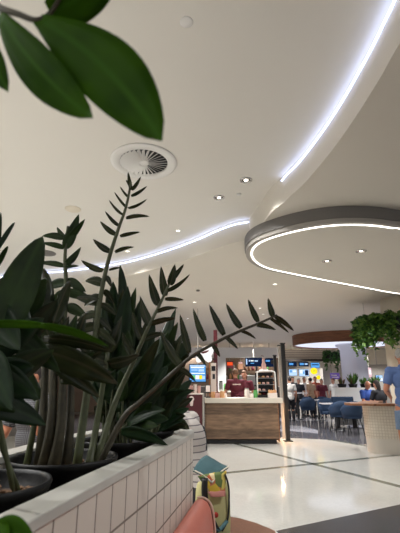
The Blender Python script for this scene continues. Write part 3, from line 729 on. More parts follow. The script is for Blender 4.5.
mk('body', bm, M['yellowcanvas'], bg_, True, True)
# teal flap
fl = [W(193, 470, Y=2.30), W(207, 456.5, Y=2.44), W(228.5, 465, Y=2.40), W(212, 483, Y=2.265)]
bm = BM(); g = 8; grid = []
for i in range(g + 1):
    row = []
    for j in range(g + 1):
        s, t_ = i / g, j / g
        p = (fl[0] * (1 - s) + fl[1] * s) * (1 - t_) + (fl[3] * (1 - s) + fl[2] * s) * t_
        p = p + V((0, 0, .012 * math.sin(math.pi * s) + .008 * math.sin(3 * t_ + s * 2))); row.append(bm.verts.new(p))
    grid.append(row)
for i in range(g):
    for j in range(g): bm.faces.new((grid[i][j], grid[i + 1][j], grid[i + 1][j + 1], grid[i][j + 1]))
edge_pts = [v.co.copy() for v in grid[0]] + [grid[i][g].co.copy() for i in range(1, g + 1)]
flap = mk('flap', bm, M['teal'], bg_, True, True); s = flap.modifiers.new('s', 'SOLIDIFY'); s.thickness = .012; s.offset = -1
bm = BM(); tube(bm, edge_pts, .004, 6); mk('flap_piping', bm, M['cord'], bg_, True, True)
def patch(name, quad, mat, th, bul=.0):
    bm = BM(); g = 6; grid = []
    for i in range(g + 1):
        row = []
        for j in range(g + 1):
            s, t_ = i / g, j / g
            p = (quad[0] * (1 - s) + quad[1] * s) * (1 - t_) + (quad[3] * (1 - s) + quad[2] * s) * t_
            row.append(bm.verts.new(p + V((.3, -1, 0)) * bul * math.sin(math.pi * s) * math.sin(math.pi * t_)))
        grid.append(row)
    for i in range(g):
        for j in range(g): bm.faces.new((grid[i][j], grid[i + 1][j], grid[i + 1][j + 1], grid[i][j + 1]))
    o = mk(name, bm, mat, bg_, True, True); s = o.modifiers.new('s', 'SOLIDIFY'); s.thickness = th; s.offset = 0; return o
patch('floral_pocket', [W(198, 476, Y=2.275), W(226, 471, Y=2.33), W(224, 495, Y=2.29), W(210, 494, Y=2.265)], M['floral'], .014, .012)
patch('pocket_trim', [W(208, 492, Y=2.262), W(225, 491, Y=2.288), W(225, 496, Y=2.285), W(211, 497, Y=2.258)], M['pink'], .012, .004)
bm = BM(); tube(bm, catmull([W(205, 478, Y=2.25), W(204.5, 490, Y=2.235), W(206, 503, Y=2.24), W(212, 520, Y=2.25), W(218, 532, Y=2.26)], 6), .016, 8, sq=(1, .3)); mk('shoulder_strap', bm, M['black'], bg_, True, True)
bm = BM(); tube(bm, catmull([W(225, 474, Y=2.31), W(228.5, 486, Y=2.3), W(229, 502, Y=2.3), W(227.5, 520, Y=2.3), W(222, 531, Y=2.3)], 6), .005, 8); mk('shoulder_strap', bm, M['black'], bg_, True, True)
bm = BM(); ellipsoid(bm, W(216, 515, Y=2.262), (.012, .006, .013)); mk('round_badge', bm, M['red'], bg_, True, True)
bm = BM(); tube(bm, catmull([W(214, 525, Y=2.262), W(219, 530, Y=2.262), W(227, 521, Y=2.29)], 5), .014, 8, sq=(1, .4)); mk('side_trim', bm, M['teal'], bg_, True, True)

# ------------------------------------------------------------------ food kiosk and hall beyond
def wbox(bm, u0, v0, u1, v1, Y, dep, mi=0):
    a, b = W(u0, v0, Y=Y), W(u1, v1, Y=Y)
    box(bm, ((a.x + b.x) / 2, Y + dep / 2, (a.z + b.z) / 2), (abs(b.x - a.x), dep, abs(a.z - b.z)), mi=mi)
    return bm
def zat(v, Y): return W(200, v, Y=Y).z
def xat(u, v, Y): return W(u, v, Y=Y).x

def screen(name, u0, v0, u1, v1, Y, label, base, blocks=(), cat='screen', group=None, rest=None):
    """a lit display: thin housing, lit face with its blocks of picture, bracket"""
    a, b = W(u0, v0, Y=Y), W(u1, v1, Y=Y); cx, cz, wd, ht = (a.x + b.x) / 2, (a.z + b.z) / 2, b.x - a.x, a.z - b.z
    o = empty(name, (cx, Y, b.z), label, cat, group)
    bm = BM(); box(bm, (0, .04, ht / 2), (wd, .06, ht)); mk('housing', bm, M['black'], o, bevel=.004)
    mats = [M[base]] + [M[k[4]] for k in blocks]; bm = BM(); e = min(wd, ht) * .05
    box(bm, (0, .008, ht / 2), (wd - 2 * e, .012, ht - 2 * e))
    for i, (x0, y0, x1, y1, mname) in enumerate(blocks):
        w2, h2 = wd - 2 * e, ht - 2 * e
        box(bm, ((x0 + x1) / 2 * w2 - w2 / 2, .0, e + h2 * (1 - (y0 + y1) / 2)), ((x1 - x0) * w2, .008, (y1 - y0) * h2), mi=i + 1)
    mk('display', bm, mats, o)
    bm = BM(); tube(bm, [V((0, .06, ht * .5)), V((0, .1, ht * .5)), V((0, .1, ht * .5 + .02)), V((0, .1, ZL - b.z))], .012)
    mk('ceiling_mount', bm, M['greypaint'], o)
    return o

KY = W(240, 444.2, z=0).y
kx0, kx1 = xat(205.3, 440, KY), xat(279.5, 440, KY)
zt0, zt1 = zat(403, KY), zat(398, KY)
kc = empty('kiosk_counter', ((kx0 + kx1) / 2, KY, 0), 'long cafe counter clad in weathered horizontal planks with pale stone top', 'counter')
kd = .85
bm = BM(); box(bm, ((kx0 + kx1) / 2, KY + kd / 2, (zt0 + .07) / 2 + .035), (kx1 - kx0, kd, zt0 - .07))
mk('planked_body', bm, M['oak'], kc, world=True)
bm = BM(); box(bm, ((kx0 + kx1) / 2 - .02, KY + kd / 2 + .03, .04), (kx1 - kx0 - .06, kd - .06, .08)); mk('kick_board', bm, M['black'], kc, world=True)
bm = BM(); box(bm, (kx1 + .008, KY + kd / 2 + .02, zt0 / 2 + .02), (.016, kd, zt0 - .06)); mk('end_panel', bm, M['orangewood'], kc, world=True)
bm = BM(); box(bm, ((kx0 + kx1) / 2 + .055, KY + kd / 2, (zt0 + zt1) / 2), (kx1 - kx0 + .13, kd + .08, zt1 - zt0)); mk('stone_top', bm, M['bench'], kc, world=True, bevel=.006)

# maroon service unit with an ice cream mark
MY = KY - .25; mz = zat(393.5, MY)
mu = empty('maroon_cabinet', (xat(194, 400, MY), MY, 0), 'maroon service cabinet with white cone mark beside the planked counter', 'cabinet')
bm = BM(); x0, x1 = xat(160, 400, MY), xat(202.5, 400, MY); box(bm, ((x0 + x1) / 2, MY + .35, mz / 2), (x1 - x0, .7, mz - .03)); mk('body', bm, M['maroon'], mu, world=True, bevel=.008)
bm = BM(); box(bm, (x1 + .02, MY + .33, mz / 2), (.04, .7, mz)); mk('side_post', bm, M['greypaint'], mu, world=True)
bm = BM(); box(bm, ((x0 + x1) / 2, MY + .35, mz - .01), (x1 - x0 + .02, .74, .025)); mk('top', bm, M['paper'], mu, world=True)
bm = BM(); c = W(191.5, 400, Y=MY - .004); lathe(bm, [(0, -.13), (.03, -.12), (.04, -.02), (.055, .0), (.06, .03), (.04, .07), (0, .085)], (0, 0, 0), 16)
bmesh.ops.scale(bm, vec=(1, .12, 1), verts=bm.verts); bmesh.ops.translate(bm, vec=c, verts=bm.verts); mk('cone_mark', bm, M['paper'], mu, True, True)

# stacks of pale pink cups on the cabinet
for i, (u, n) in enumerate(((183.5, 3), (187.4, 6), (191.3, 4), (195.2, 5), (199.1, 4))):
    p = W(u, 393, Y=MY + .18); bm = BM()
    for k in range(n): lathe(bm, [(.028, k * .03), (.042, k * .03 + .075), (.045, k * .03 + .078), (.04, k * .03 + .07), (.0, k * .03 + .03)], (0, 0, 0), 14)
    o = mk('cup_stack', bm, M['pinkitem'] if i % 2 == 0 else M['paper'], smooth=True); o.location = (p.x, p.y, mz + .003)
    tag(o, 'stack of pink paper cups on the maroon cabinet' if i % 2 == 0 else 'stack of white paper cups on the maroon cabinet', 'cups', 'paper cups on the maroon cabinet')

o = screen('menu_screen', 189, 364, 206.5, 382.5, KY + .95, 'large bright blue menu screen with green row behind the maroon cabinet', 'blue',
       [(.0, .02, .98, .1, 'paleblue'), (.06, .12, .9, .2, 'screenwhite'), (.1, .28, .5, .34, 'paleblue'), (.55, .26, .9, .4, 'paleblue'), (.12, .62, .34, .86, 'green'), (.36, .62, .58, .86, 'screenwhite'), (.6, .62, .78, .86, 'yellow'), (.8, .66, .96, .86, 'paleblue'), (.05, .48, .95, .54, 'screenwhite')])
ter = empty('card_terminal', (xat(208, 395, KY + .2), KY + .2, zt1), 'small black and white payment terminal at counter left end', 'payment terminal')
bm = BM(); box(bm, (0, 0, .015), (.12, .14, .03)); tube(bm, [V((0, .02, .02)), V((0, .05, .16))], .02); mk('base', bm, M['black'], ter)
bm = BM(); box(bm, (0, .02, .2), (.13, .03, .19), Matrix.Rotation(R(-20), 3, 'X')); mk('housing', bm, M['black'], ter, bevel=.006)
bm = BM(); box(bm, (0, .002, .205), (.10, .012, .15), Matrix.Rotation(R(-20), 3, 'X')); mk('display', bm, M['paper'], ter)

# white blob sign with dark swoosh on a maroon post
SY = KY + .6
sg = empty('hanging_sign', (xat(206, 354, SY), SY, zat(363, SY)), 'white cloud shaped sign with dark swash on maroon post', 'sign')
bm = BM(); wbox(bm, 213.5, 330, 218, 397, SY + .05, .12); mk('post', bm, M['maroon'], sg, world=True)
def blob(pts, Y, th):
    bm = BM(); P = catmull([W(u, v, Y=Y) for u, v in pts], 5, True); n = len(P)
    lo = [bm.verts.new(p) for p in P]; hi = [bm.verts.new(p + V((0, th, 0))) for p in P]
    for i in range(n): bm.faces.new((lo[i], lo[(i + 1) % n], hi[(i + 1) % n], hi[i]))
    for t in tessellate_polygon([[V((p.x, p.z, 0)) for p in P]]):
        bm.faces.new([lo[i] for i in t]); bm.faces.new([hi[i] for i in reversed(t)])
    return bm
mk('letter_face', blob([(200, 351), (204, 346.5), (210, 346), (213.5, 349), (213, 353), (211.5, 356), (212, 360), (209, 362.5), (205, 360), (203, 357), (200.5, 354.5)], SY, .05), M['signwhite'], sg, world=True)
mk('letter_face', blob([(196, 358), (198.5, 355), (201.5, 357), (202, 360.5), (199, 362.5), (196.5, 361.5)], SY, .05), M['signwhite'], sg, world=True)
mk('swash', blob([(201, 352.6), (205, 351), (209, 350.3), (207, 352.4), (203, 353.6)], SY - .012, .01), M['maroon'], sg, world=True)
bm = BM(); tube(bm, [W(198, 352, Y=SY + .06), W(216, 352, Y=SY + .06)], .02); tube(bm, [W(198, 359, Y=SY + .06), W(216, 359, Y=SY + .06)], .02); mk('arm', bm, M['black'], sg, world=True)

pb = empty('price_board', (xat(213, 390, KY + .35), KY + .35, zt1), 'upright pale grey price board with wooden edge standing on the counter', 'board')
bm = BM(); wbox(bm, 210.6, 363, 216.5, 395, KY + .35, .03); mk('panel', bm, M['paper'], pb, world=True, bevel=.004)
bm = BM(); wbox(bm, 208.9, 362, 210.6, 397.2, KY + .34, .05); mk('edge_strip', bm, M['orangewood'], pb, world=True)
bm = BM(); wbox(bm, 211.5, 366, 215.5, 371, KY + .345, .006); wbox(bm, 212.5, 374, 215, 379, KY + .345, .006); mk('printed_block', bm, M['darkcloth'], pb, world=True)
bm = BM(); wbox(bm, 209, 396.2, 217, 397.4, KY + .3, .16); mk('foot', bm, M['orangewood'], pb, world=True)

def jar(u, Y, z, r, h, mat, lidmat, label, cat='jar', group='jars and tubs on the cafe counter', name='jar'):
    o = empty(name, (xat(u, 395, Y), Y, z), label, cat, group)
    bm = BM(); lathe(bm, [(0, 0), (r * .92, 0), (r, .01), (r, h * .75), (r * .8, h * .86), (r * .8, h * .9), (0, h * .9)], n=18); mk('body', bm, mat, o, True)
    bm = BM(); lathe(bm, [(0, h), (r * .84, h), (r * .86, h * .98), (r * .86, h * .88), (0, h * .88)], n=18); mk('lid', bm, lidmat, o, True)
    return o
jar(213, KY + .16, zt1, .05, .16, M['biscuit'], M['paper'], 'tan tub of biscuits in front of the price board')
jar(217.4, KY + .15, zt1, .055, .13, M['pinkitem'], M['rust'], 'pink tub with rust lid right of the price board')
jar(222, KY + .18, zt1, .06, .15, M['biscuit'], M['biscuit'], 'round tan tub beside the worker')
jar(225, KY + .3, zt1, .045, .1, M['paper'], M['paper'], 'small white tub beside the worker')
jar(247, KY + .25, zt1, .06, .22, M['paper'], M['steel'], 'tall white canister right of the worker', 'canister')
jar(251.5, KY + .2, zt1, .05, .1, M['paper'], M['paper'], 'low white tub next to the green cup')
jar(255.5, KY + .2, zt1, .05, .18, M['greenitem'], M['greenitem'], 'green cup beside the display case', 'cup', name='cup')

# display case with white frame
CY = KY + .22; cz0, cz1 = zt1, zat(371.5, CY); cx0, cx1 = xat(257.5, 385, CY), xat(275.5, 385, CY)
dc_ = empty('display_case', ((cx0 + cx1) / 2, CY, cz0), 'countertop glass display case with rounded white frame', 'display case')
ww, hh = cx1 - cx0, cz1 - cz0
bm = BM(); box(bm, (0, .17, .03), (ww, .36, .05)); mk('base', bm, M['black'], dc_, bevel=.005)
bm = BM(); tube(bm, catmull([V((-ww / 2, 0, .05)), V((-ww / 2, 0, hh * .8)), V((-ww / 2 + .05, 0, hh)), V((ww / 2 - .05, 0, hh)), V((ww / 2, 0, hh * .85)), V((ww / 2, 0, .05))], 5), .016, 8); mk('front_frame', bm, M['white'], dc_, True)
bm = BM(); box(bm, (0, .34, hh / 2), (ww, .02, hh - .03)); mk('back_panel', bm, M['black'], dc_)
for k in range(1, 4):
    bm = BM(); box(bm, (0, .17, hh * k / 4), (ww - .03, .32, .012)); mk('shelf', bm, M['steel'], dc_)
bm = BM(); box(bm, (0, .17, hh), (ww - .02, .34, .02)); mk('roof_panel', bm, M['paper'], dc_, bevel=.005)
rr = random.Random(5)
for k in range(4):
    for j in range(4):
        mt = rr.choice(['rust', 'pinkitem', 'maroonshirt', 'darkcloth', 'biscuit'])
        bm = BM(); z = hh * k / 4 + (.06 if k == 0 else .01); r_ = .036; h_ = rr.uniform(.04, hh / 4 - .1)
        lathe(bm, [(0, 0), (r_, 0), (r_ * 1.1, h_ * .5), (r_ * .8, h_), (0, h_ * 1.1)], n=12)
        o = mk('pastry', bm, M[mt], smooth=True); o.location = ((cx0 + cx1) / 2 - ww * .36 + ww * .24 * j, CY + .12, cz0 + z)
        tag(o, 'small dark pastry inside the countertop display case', 'pastry', 'pastries in the display case')
bo = empty('pump_bottle', ((cx0 + cx1) / 2 - .02, CY + .17, cz1 + .012), 'pink pump bottle on top of the display case', 'bottle')
bm = BM(); lathe(bm, [(0, 0), (.12, 0), (.12, .02), (.1, .05), (0, .06)], n=20); mk('tray', bm, M['paper'], bo, True)
bm = BM(); lathe(bm, [(0, .05), (.05, .05), (.055, .16), (.03, .22), (.028, .3), (0, .31)], n=18); mk('body', bm, M['pinkitem'], bo, True)
bm = BM(); tube(bm, [V((0, 0, .3)), V((0, 0, .36)), V((-.05, -.01, .37))], .014, 8); mk('pump', bm, M['rust'], bo, True)
pc = empty('snack_box', (xat(272.5, 396, KY + .12), KY + .12, zt1), 'white open box of biscuits at the counter right end', 'box')
bm = BM(); box(bm, (0, 0, .055), (.2, .16, .11)); mk('box', bm, M['paper'], pc, bevel=.006)
for k in range(6):
    bm = BM(); ellipsoid(bm, (-.075 + .03 * k, rr.uniform(-.03, .03), .12 + .02 * rr.random()), (.028, .03, .05), None, 10, 8); mk('biscuit', bm, M['biscuit'], pc, True)

# posts of the kiosk frame
def post(u, w, v0, Y, mat, label, z1=None):
    x = xat(u, 400, Y); zt = zat(v0, Y); o = empty('post', (x, Y, 0), label, 'post')
    bm = BM(); box(bm, (0, 0, zt / 2), (w, w, zt)); mk('shaft', bm, mat, o, bevel=.004)
    bm = BM(); box(bm, (0, 0, .01), (w * 2, w * 2, .02)); mk('base_plate', bm, mat, o)
    bm = BM(); box(bm, (0, 0, zt + .012), (w * 1.25, w * 1.25, .025)); mk('top_plate', bm, M['black'], o)
post(285.8, .095, 344, KY + .5, M['black'], 'thick black square post at the counter right end')
post(282, .07, 346, KY + 1.05, M['greypaint'], 'slim pale post just behind the thick black post')
post(277, .075, 356, KY + 1.3, M['black'], 'thin dark post behind the display case')

# back bar of the kiosk
BY = KY + 3.2
def cabinet(name, u0, u1, v0, Y, dep, mat, label, cat, topm, nd=3):
    x0, x1 = xat(u0, 400, Y), xat(u1, 400, Y); zt = zat(v0, Y); o = empty(name, ((x0 + x1) / 2, Y, 0), label, cat); wd = x1 - x0
    bm = BM(); box(bm, (0, dep / 2, (zt - .04) / 2), (wd, dep, zt - .04)); mk('body', bm, mat, o)
    bm = BM(); box(bm, (0, dep / 2, zt - .02), (wd + .04, dep + .04, .04)); mk('worktop', bm, topm, o, bevel=.004)
    for k in range(nd):
        bm = BM(); box(bm, (-wd / 2 + wd * (k + .5) / nd, -.01, zt / 2), (wd / nd - .03, .02, zt - .22)); d = mk('door', bm, mat, o, bevel=.004)
        bm = BM(); box(bm, (-wd / 2 + wd * (k + .85) / nd, -.03, zt * .7), (.02, .03, .12)); mk('handle', bm, M['steel'], d)
    return o, zt
o, bz = cabinet('back_bar', 206, 277, 391, BY, .6, M['shelfwood'], 'long brown back bar cabinet behind the cafe workers', 'cabinet', M['bench'], 6)
cm = empty('coffee_machine', (xat(252, 385, BY + .2), BY + .2, bz), 'steel coffee machine on the back bar', 'coffee machine')
bm = BM(); box(bm, (0, .1, .33), (.75, .4, .3)); box(bm, (0, .2, .1), (.75, .25, .2)); mk('housing', bm, M['steel'], cm, bevel=.02)
bm = BM(); box(bm, (0, -.02, .03), (.75, .3, .06)); mk('drip_tray', bm, M['black'], cm)
for k in (-.2, .1):
    bm = BM(); lathe(bm, [(0, .14), (.035, .14), (.035, .2), (0, .2)], (k, -.06, 0), 12); tube(bm, [V((k, -.06, .15)), V((k, -.2, .14))], .013); mk('portafilter', bm, M['black'], cm)
jar(221, BY + .2, bz, .06, .3, M['steel'], M['black'], 'steel flask on the back bar left of the worker', 'flask', 'bottles and flasks on the back bar')
jar(226, BY + .2, bz, .07, .24, M['greenitem'], M['paper'], 'green tub on the back bar left of the worker', 'tub', 'bottles and flasks on the back bar')
jar(274, BY + .2, bz, .07, .34, M['rust'], M['black'], 'rust coloured flask on the back bar behind the display case', 'flask', 'bottles and flasks on the back bar')
jar(235.5, BY + .25, bz, .07, .36, M['biscuit'], M['black'], 'tan flask on the back bar left of coffee machine', 'flask', 'bottles and flasks on the back bar')

# shopfront far behind
FY = 19.5
bm = BM(); wbox(bm, 60, 347.5, 284, 357.5, FY, .3); struct('trim_1', bm, M['white'], label='white shopfront bulkhead above the menu screens')
bm = BM(); wbox(bm, 60, 357.5, 284, 412, FY + 1.6, .1); struct('wall_shop', bm, M['shelfwood'])
bm = BM(); wbox(bm, 217.5, 357, 226.5, 400, FY - .1, .3); struct('trim_2', bm, M['white'], label='white pier beside the orange screen')
screen('menu_screen', 226.5, 361, 233.5, 368.5, FY, 'small orange red menu screen high at the far shop', 'maroon', [(.06, .12, .94, .6, 'screenred')])
screen('menu_screen', 237.8, 361.5, 243.5, 369.5, FY, 'small dark brown menu screen beside the orange one', 'rust', [(.1, .1, .9, .2, 'screenpink')])
screen('menu_screen', 245, 357.5, 263, 366.5, FY - .8, 'wide dark navy screen with pale lettering marks above the coffee machine', 'navy', [(.03, .12, .1, .8, 'paleblue'), (.2, .25, .26, .45, 'paleblue'), (.3, .28, .48, .42, 'screenwhite'), (.54, .3, .74, .45, 'paleblue'), (.3, .6, .5, .7, 'blue')])
screen('menu_screen', 264, 358, 276, 367, FY, 'wide dark screen partly hidden by the pump bottle', 'navy', [(.1, .2, .5, .4, 'blue'), (.6, .2, .9, .7, 'darkwall')])
o, sz = cabinet('shop_counter', 200, 280, 386, FY + .2, .7, M['darkwall'], 'long dark service counter of the far shop', 'counter', M['greypaint'], 5)
rr = random.Random(9)
for lv in range(2):
    z = sz + .32 + lv * .42
    bm = BM(); box(bm, ((xat(206, 380, FY) + xat(278, 380, FY)) / 2, FY + 1.42, z), (xat(278, 380, FY) - xat(206, 380, FY), .34, .03))
    tag(mk('wall_shelf', bm, M['shelfwood']), 'long upper wooden shelf in the far shop' if lv else 'long lower wooden shelf in the far shop', 'shelf', 'shelves of the far shop')
    for k in range(17):
        x = xat(208 + k * 4.1, 380, FY); mt = rr.choice(['rust', 'biscuit', 'paper', 'greenitem', 'darkcloth', 'steel', 'pinkitem', 'maroonshirt']); h_ = rr.uniform(.16, .3); r_ = rr.uniform(.05, .08)
        bm = BM(); lathe(bm, [(0, 0), (r_, 0), (r_, h_ * .7), (r_ * .5, h_ * .85), (r_ * .5, h_), (0, h_)], n=12)
        o = mk('shop_bottle', bm, M[mt], smooth=True); o.location = (x, FY + 1.42, z + .016)
        tag(o, 'bottle standing on the upper shelf of the far shop' if lv else 'bottle standing on the lower shelf of the far shop', 'bottle', 'bottles on the far shop upper shelf' if lv else 'bottles on the far shop lower shelf')

# right hand shopfront
GY = 20.5
bm = BM(); wbox(bm, 284, 350, 352, 359, GY, .4); struct('trim_3', bm, stripemat('slatted_bulkhead', (196, 186, 172), (150, 142, 132), 9, 'Z', .3), label='slatted beige bulkhead of the far right shop')
bm = BM(); wbox(bm, 284, 359, 352, 361, GY - .1, .5); struct('trim_4', bm, M['darkwall'])
bm = BM(); wbox(bm, 284, 361, 420, 412, GY + 1.8, .1); struct('wall_shop_right', bm, M['greypaint'])
screen('light_box', 288, 362, 297, 366.5, GY, 'dark blue light box nearest the black post', 'navy', [(.1, .2, .6, .7, 'blue')], 'light box', 'blue light boxes of the far right shop')
screen('light_box', 298.5, 362, 309, 366.5, GY, 'dark blue light box in the middle of the row', 'navy', [(.1, .2, .5, .7, 'blue'), (.6, .3, .9, .6, 'paleblue')], 'light box', 'blue light boxes of the far right shop')
screen('light_box', 310.5, 362.5, 320, 368, GY, 'blue light box above the yellow round sign', 'blue', [(.1, .3, .9, .5, 'navy')], 'light box', 'blue light boxes of the far right shop')
screen('menu_screen', 288.5, 369, 297.5, 376, GY + .1, 'pale blue menu screen right of black post', 'paleblue', [(.1, .1, .4, .5, 'blue'), (.5, .2, .9, .4, 'screenwhite')])
screen('menu_screen', 298.5, 369, 309.5, 376.5, GY + .1, 'pale menu screen left of the yellow round sign', 'paleblue', [(.1, .1, .35, .6, 'screenwhite'), (.6, .1, .95, .9, 'navy'), (.4, .3, .55, .7, 'blue')])
def disc_sign(u, v, rpx, Y, label):
    p = W(u, v, Y=Y); r = rpx / F * (Y / 1.02); o = empty('round_sign', p, label, 'sign')
    bm = BM(); lathe(bm, [(0, -.03), (r, -.03), (r, .03), (0, .03)], n=28); bmesh.ops.rotate(bm, matrix=Matrix.Rotation(R(90), 3, 'X'), verts=bm.verts, cent=(0, 0, 0)); mk('lit_disc', bm, M['yellow'], o)
    bm = BM(); box(bm, (0, -.035, .0), (r * .7, .006, r * .12)); mk('printed_mark', bm, M['darkcloth'], o)
    bm = BM(); tube(bm, [V((0, .03, 0)), V((0, .35, 0))], .025); mk('bracket', bm, M['black'], o)
disc_sign(314, 371, 3.2, GY - .25, 'large glowing yellow round sign above the far shop')
disc_sign(318.6, 377.5, 1.9, GY - .25, 'small glowing yellow round sign below the large one')
p = W(335, 376, Y=18.6); o = empty('purple_sign', p, 'purple hanging sign beside the grey pier', 'sign'); bm = BM(); box(bm, (0, 0, 0), (.42, .05, .26)); mk('panel', bm, M['purple'], o, bevel=.01); bm = BM(); box(bm, (-.05, -.03, .03), (.24, .01, .04)); box(bm, (0, -.03, -.05), (.3, .01, .03)); mk('printed_mark', bm, M['paper'], o); bm = BM(); tube(bm, [V((-.15, 0, .12)), V((-.15, 0, .5))], .012); tube(bm, [V((.15, 0, .12)), V((.15, 0, .5))], .012); mk('hanger', bm, M['black'], o)
bm = BM(); wbox(bm, 322.5, 368, 333, 400, 19.5, .5); struct('column_grey', bm, M['greypaint'])
bm = BM(); wbox(bm, 336, 358, 420, 364, GY, .4); struct('trim_5', bm, M['cream'])
screen('television', 375.5, 375, 383.5, 381.5, 16.5, 'bright blue television beyond the seated diners', 'paleblue', [(.08, .1, .5, .5, 'blue'), (.6, .5, .95, .9, 'screenwhite')], 'television')
screen('poster_panel', 367.5, 367.5, 372.5, 377.5, 19.5, 'pale pink lit poster between the pale column and the plants', 'screenpink', [(.2, .2, .8, .7, 'screenwhite')], 'poster')

# pendant
p = W(330, 357.5, Y=19.85); pe = empty('pendant_lamp', p, 'pale drum pendant lamp near the hanging plants', 'lamp')
bm = BM(); lathe(bm, [(.17, 0), (.15, .3), (.14, .3), (.16, 0)], n=24, closed=True); mk('lamp_shade', bm, M['cream'], pe, True)
bm = BM(); tube(bm, [V((0, 0, .25)), V((0, 0, ZL - p.z))], .008); mk('cord', bm, M['black'], pe)
bm = BM(); ellipsoid(bm, (0, 0, .12), (.05, .05, .06)); mk('bulb', bm, M['lamp'], pe, True)

# ------------------------------------------------------------------ mosaic counter
path = catmull([V((4.1, 10.2, 0)), V((3.66, 9.4, 0)), V((3.37, 8.8, 0)), V((3.3, 8.42, 0)), V((3.6, 8.2, 0)), V((4.4, 8.12, 0)), V((5.4, 8.3, 0)), V((6.2, 8.9, 0))], 6)
ct = empty('mosaic_counter', (4.2, 8.6, 0), 'curved counter faced in small cream mosaic with wooden top', 'counter')
ZC = zat(406, 8.25)
mk('mosaic_face', wall_uv(path, .27, ZC), M['mosaic'], ct, world=True)
pin = inset(path, .05)
mk('plinth', wall_uv(inset(path, .008), 0, .27), M['plinth'], ct, world=True)
bm = BM(); a_, b_ = inset(path, -.09), inset(path, .3); a_[0] = a_[0]
poly = [(p.x, p.y) for p in a_] + [(p.x, p.y) for p in reversed(b_)]
prism(bm, poly, ZC, ZC + .045); mk('wooden_top', bm, M['topwood'], ct, world=True, bevel=.006)
bm = BM(); prism(bm, [(2.95, 8.6), (3.0, 8.45), (3.35, 8.15), (3.7, 8.5), (3.6, 9.0), (3.3, 9.1), (3.02, 8.85)], ZC + .002, ZC + .044); mk('top_extension', bm, M['topwood'], ct, world=True, bevel=.006)
mk('inner_face', wall_uv(inset(path, .27), 0, ZC), M['plinth'], ct, world=True)

# ------------------------------------------------------------------ hanging greenery
def ivy(name, c, rad, z, label, n, lenr, arc=(0, 360), leafsize=.075, seed=2, mats=('ivy', 'ivydark'), thick=.2):
    rr = random.Random(seed); o = empty(name, (c[0], c[1], z), label, 'hanging plant')
    bm = BM(); lathe(bm, [(rad - .14, 0), (rad + .12, 0), (rad + .14, .2), (rad + .12, .2), (rad + .1, .03), (rad - .12, .03), (rad - .12, .2), (rad - .14, .2)], n=40, closed=True); mk('trough', bm, M['blackplastic'], o)
    for a in (30, 150, 270):
        bm = BM(); tube(bm, [V((rad * math.cos(R(a)), rad * math.sin(R(a)), .02)), V((rad * math.cos(R(a)), rad * math.sin(R(a)), ZL - z))], .006); mk('suspension_rod', bm, M['greypaint'], o)
    bms = [BM() for _ in mats]; vb = BM()
    for k in range(n):
        a = R(rr.uniform(*arc)); q = rad + rr.uniform(-.15, .16); L = rr.uniform(*lenr) * (1 if rr.random() < .8 else 1.5)
        p = V((q * math.cos(a), q * math.sin(a), .2 + rr.uniform(-.02, .18))); out = V((math.cos(a), math.sin(a), 0))
        pts = [p.copy()]; m = max(3, int(L / .055))
        for i in range(m):
            p = p + out * (.035 * max(0, 1 - i / 4)) + V((rr.uniform(-.02, .02), rr.uniform(-.02, .02), -.055 * min(1, .2 + i / 3))); pts.append(p.copy())
        tube(vb, pts, .003, 4)
        for p_ in pts:
            for _ in range(2):
                d = (V((rr.uniform(-1, 1), rr.uniform(-1, 1), rr.uniform(-1, .4))) + out * .5).normalized(); s = leafsize * rr.uniform(.7, 1.3)
                j = 0 if rr.random() < .55 else 1
                leaf(bms[j], p_, p_ + d * s, s * .62, R(rr.uniform(-70, 70)), .05, .2, face=V((rr.uniform(-1, 1), -1, .5)), nl=4)
    mk('vines', vb, M['stem'], o)
    for b_, mm in zip(bms, mats):
        me = bpy.data.meshes.new('foliage'); b_.to_mesh(me); b_.free(); me.materials.append(M[mm]); f = bpy.data.objects.new('foliage', me); COL.objects.link(f); f.parent = o
ivy('hanging_ivy', (4.92, 9.55), .9, 2.47, 'lush green trailing ivy hung in a ring around the cream column', 230, (.15, .75), (140, 330), .1, 2)
ivy('hanging_ivy', (6.25, 18.75), .42, 2.5, 'small far clump of trailing ivy beside the pendant lamp', 40, (.25, .6), (0, 360), .12, 6, ('ivydark', 'ivydark'))

# white partition, its plants
bm = BM(); wbox(bm, 334.5, 387.5, 379, 425, 13.9, .35); struct('wall_partition', bm, M['white'], label='low white partition behind the seated diners')
pz = zat(387.5, 13.9)
def tuft(name, u, Y, label, n, L, mats, seed, spread=.8):
    rr = random.Random(seed); x = xat(u, 385, Y); o = empty(name, (x, Y, pz), label, 'potted plant')
    bm = BM(); lathe(bm, [(0, 0), (.12, 0), (.15, .12), (.14, .12), (.12, .1), (0, .1)], n=20); mk('pot', bm, M['blackplastic'], o, True)
    bm = [BM() for _ in mats]
    for k in range(n):
        a = rr.uniform(0, 6.28); e = rr.uniform(.25, spread); d = V((math.cos(a) * e, math.sin(a) * e * .6, 1)).normalized(); l = L * rr.uniform(.6, 1.1)
        leaf(bm[k % len(mats)], V((math.cos(a) * .05, math.sin(a) * .05, .09)), V((0, 0, .09)) + d * l, l * .2, R(rr.uniform(-50, 50)), -.1, .3, nl=6, side=V((d.x, d.y, 0)))
    for b_, mm in zip(bm, mats):
        me = bpy.data.meshes.new('foliage'); b_.to_mesh(me); b_.free(); me.materials.append(M[mm]); f = bpy.data.objects.new('foliage', me); COL.objects.link(f); f.parent = o
tuft('bromeliad', 342, 14.05, 'rust tinged leafy plant on white partition, left one', 34, .24, ('rust', 'ivydark', 'rust'), 3)
tuft('bromeliad', 353, 14.05, 'tall rust and green spiky plant on white partition in front of pale column', 44, .38, ('rust', 'ivydark', 'ivy'), 4)
tuft('leafy_plant', 364.5, 14.05, 'green bushy plant on white partition right of pale column', 50, .26, ('ivydark', 'ivy'), 5, 1.2)
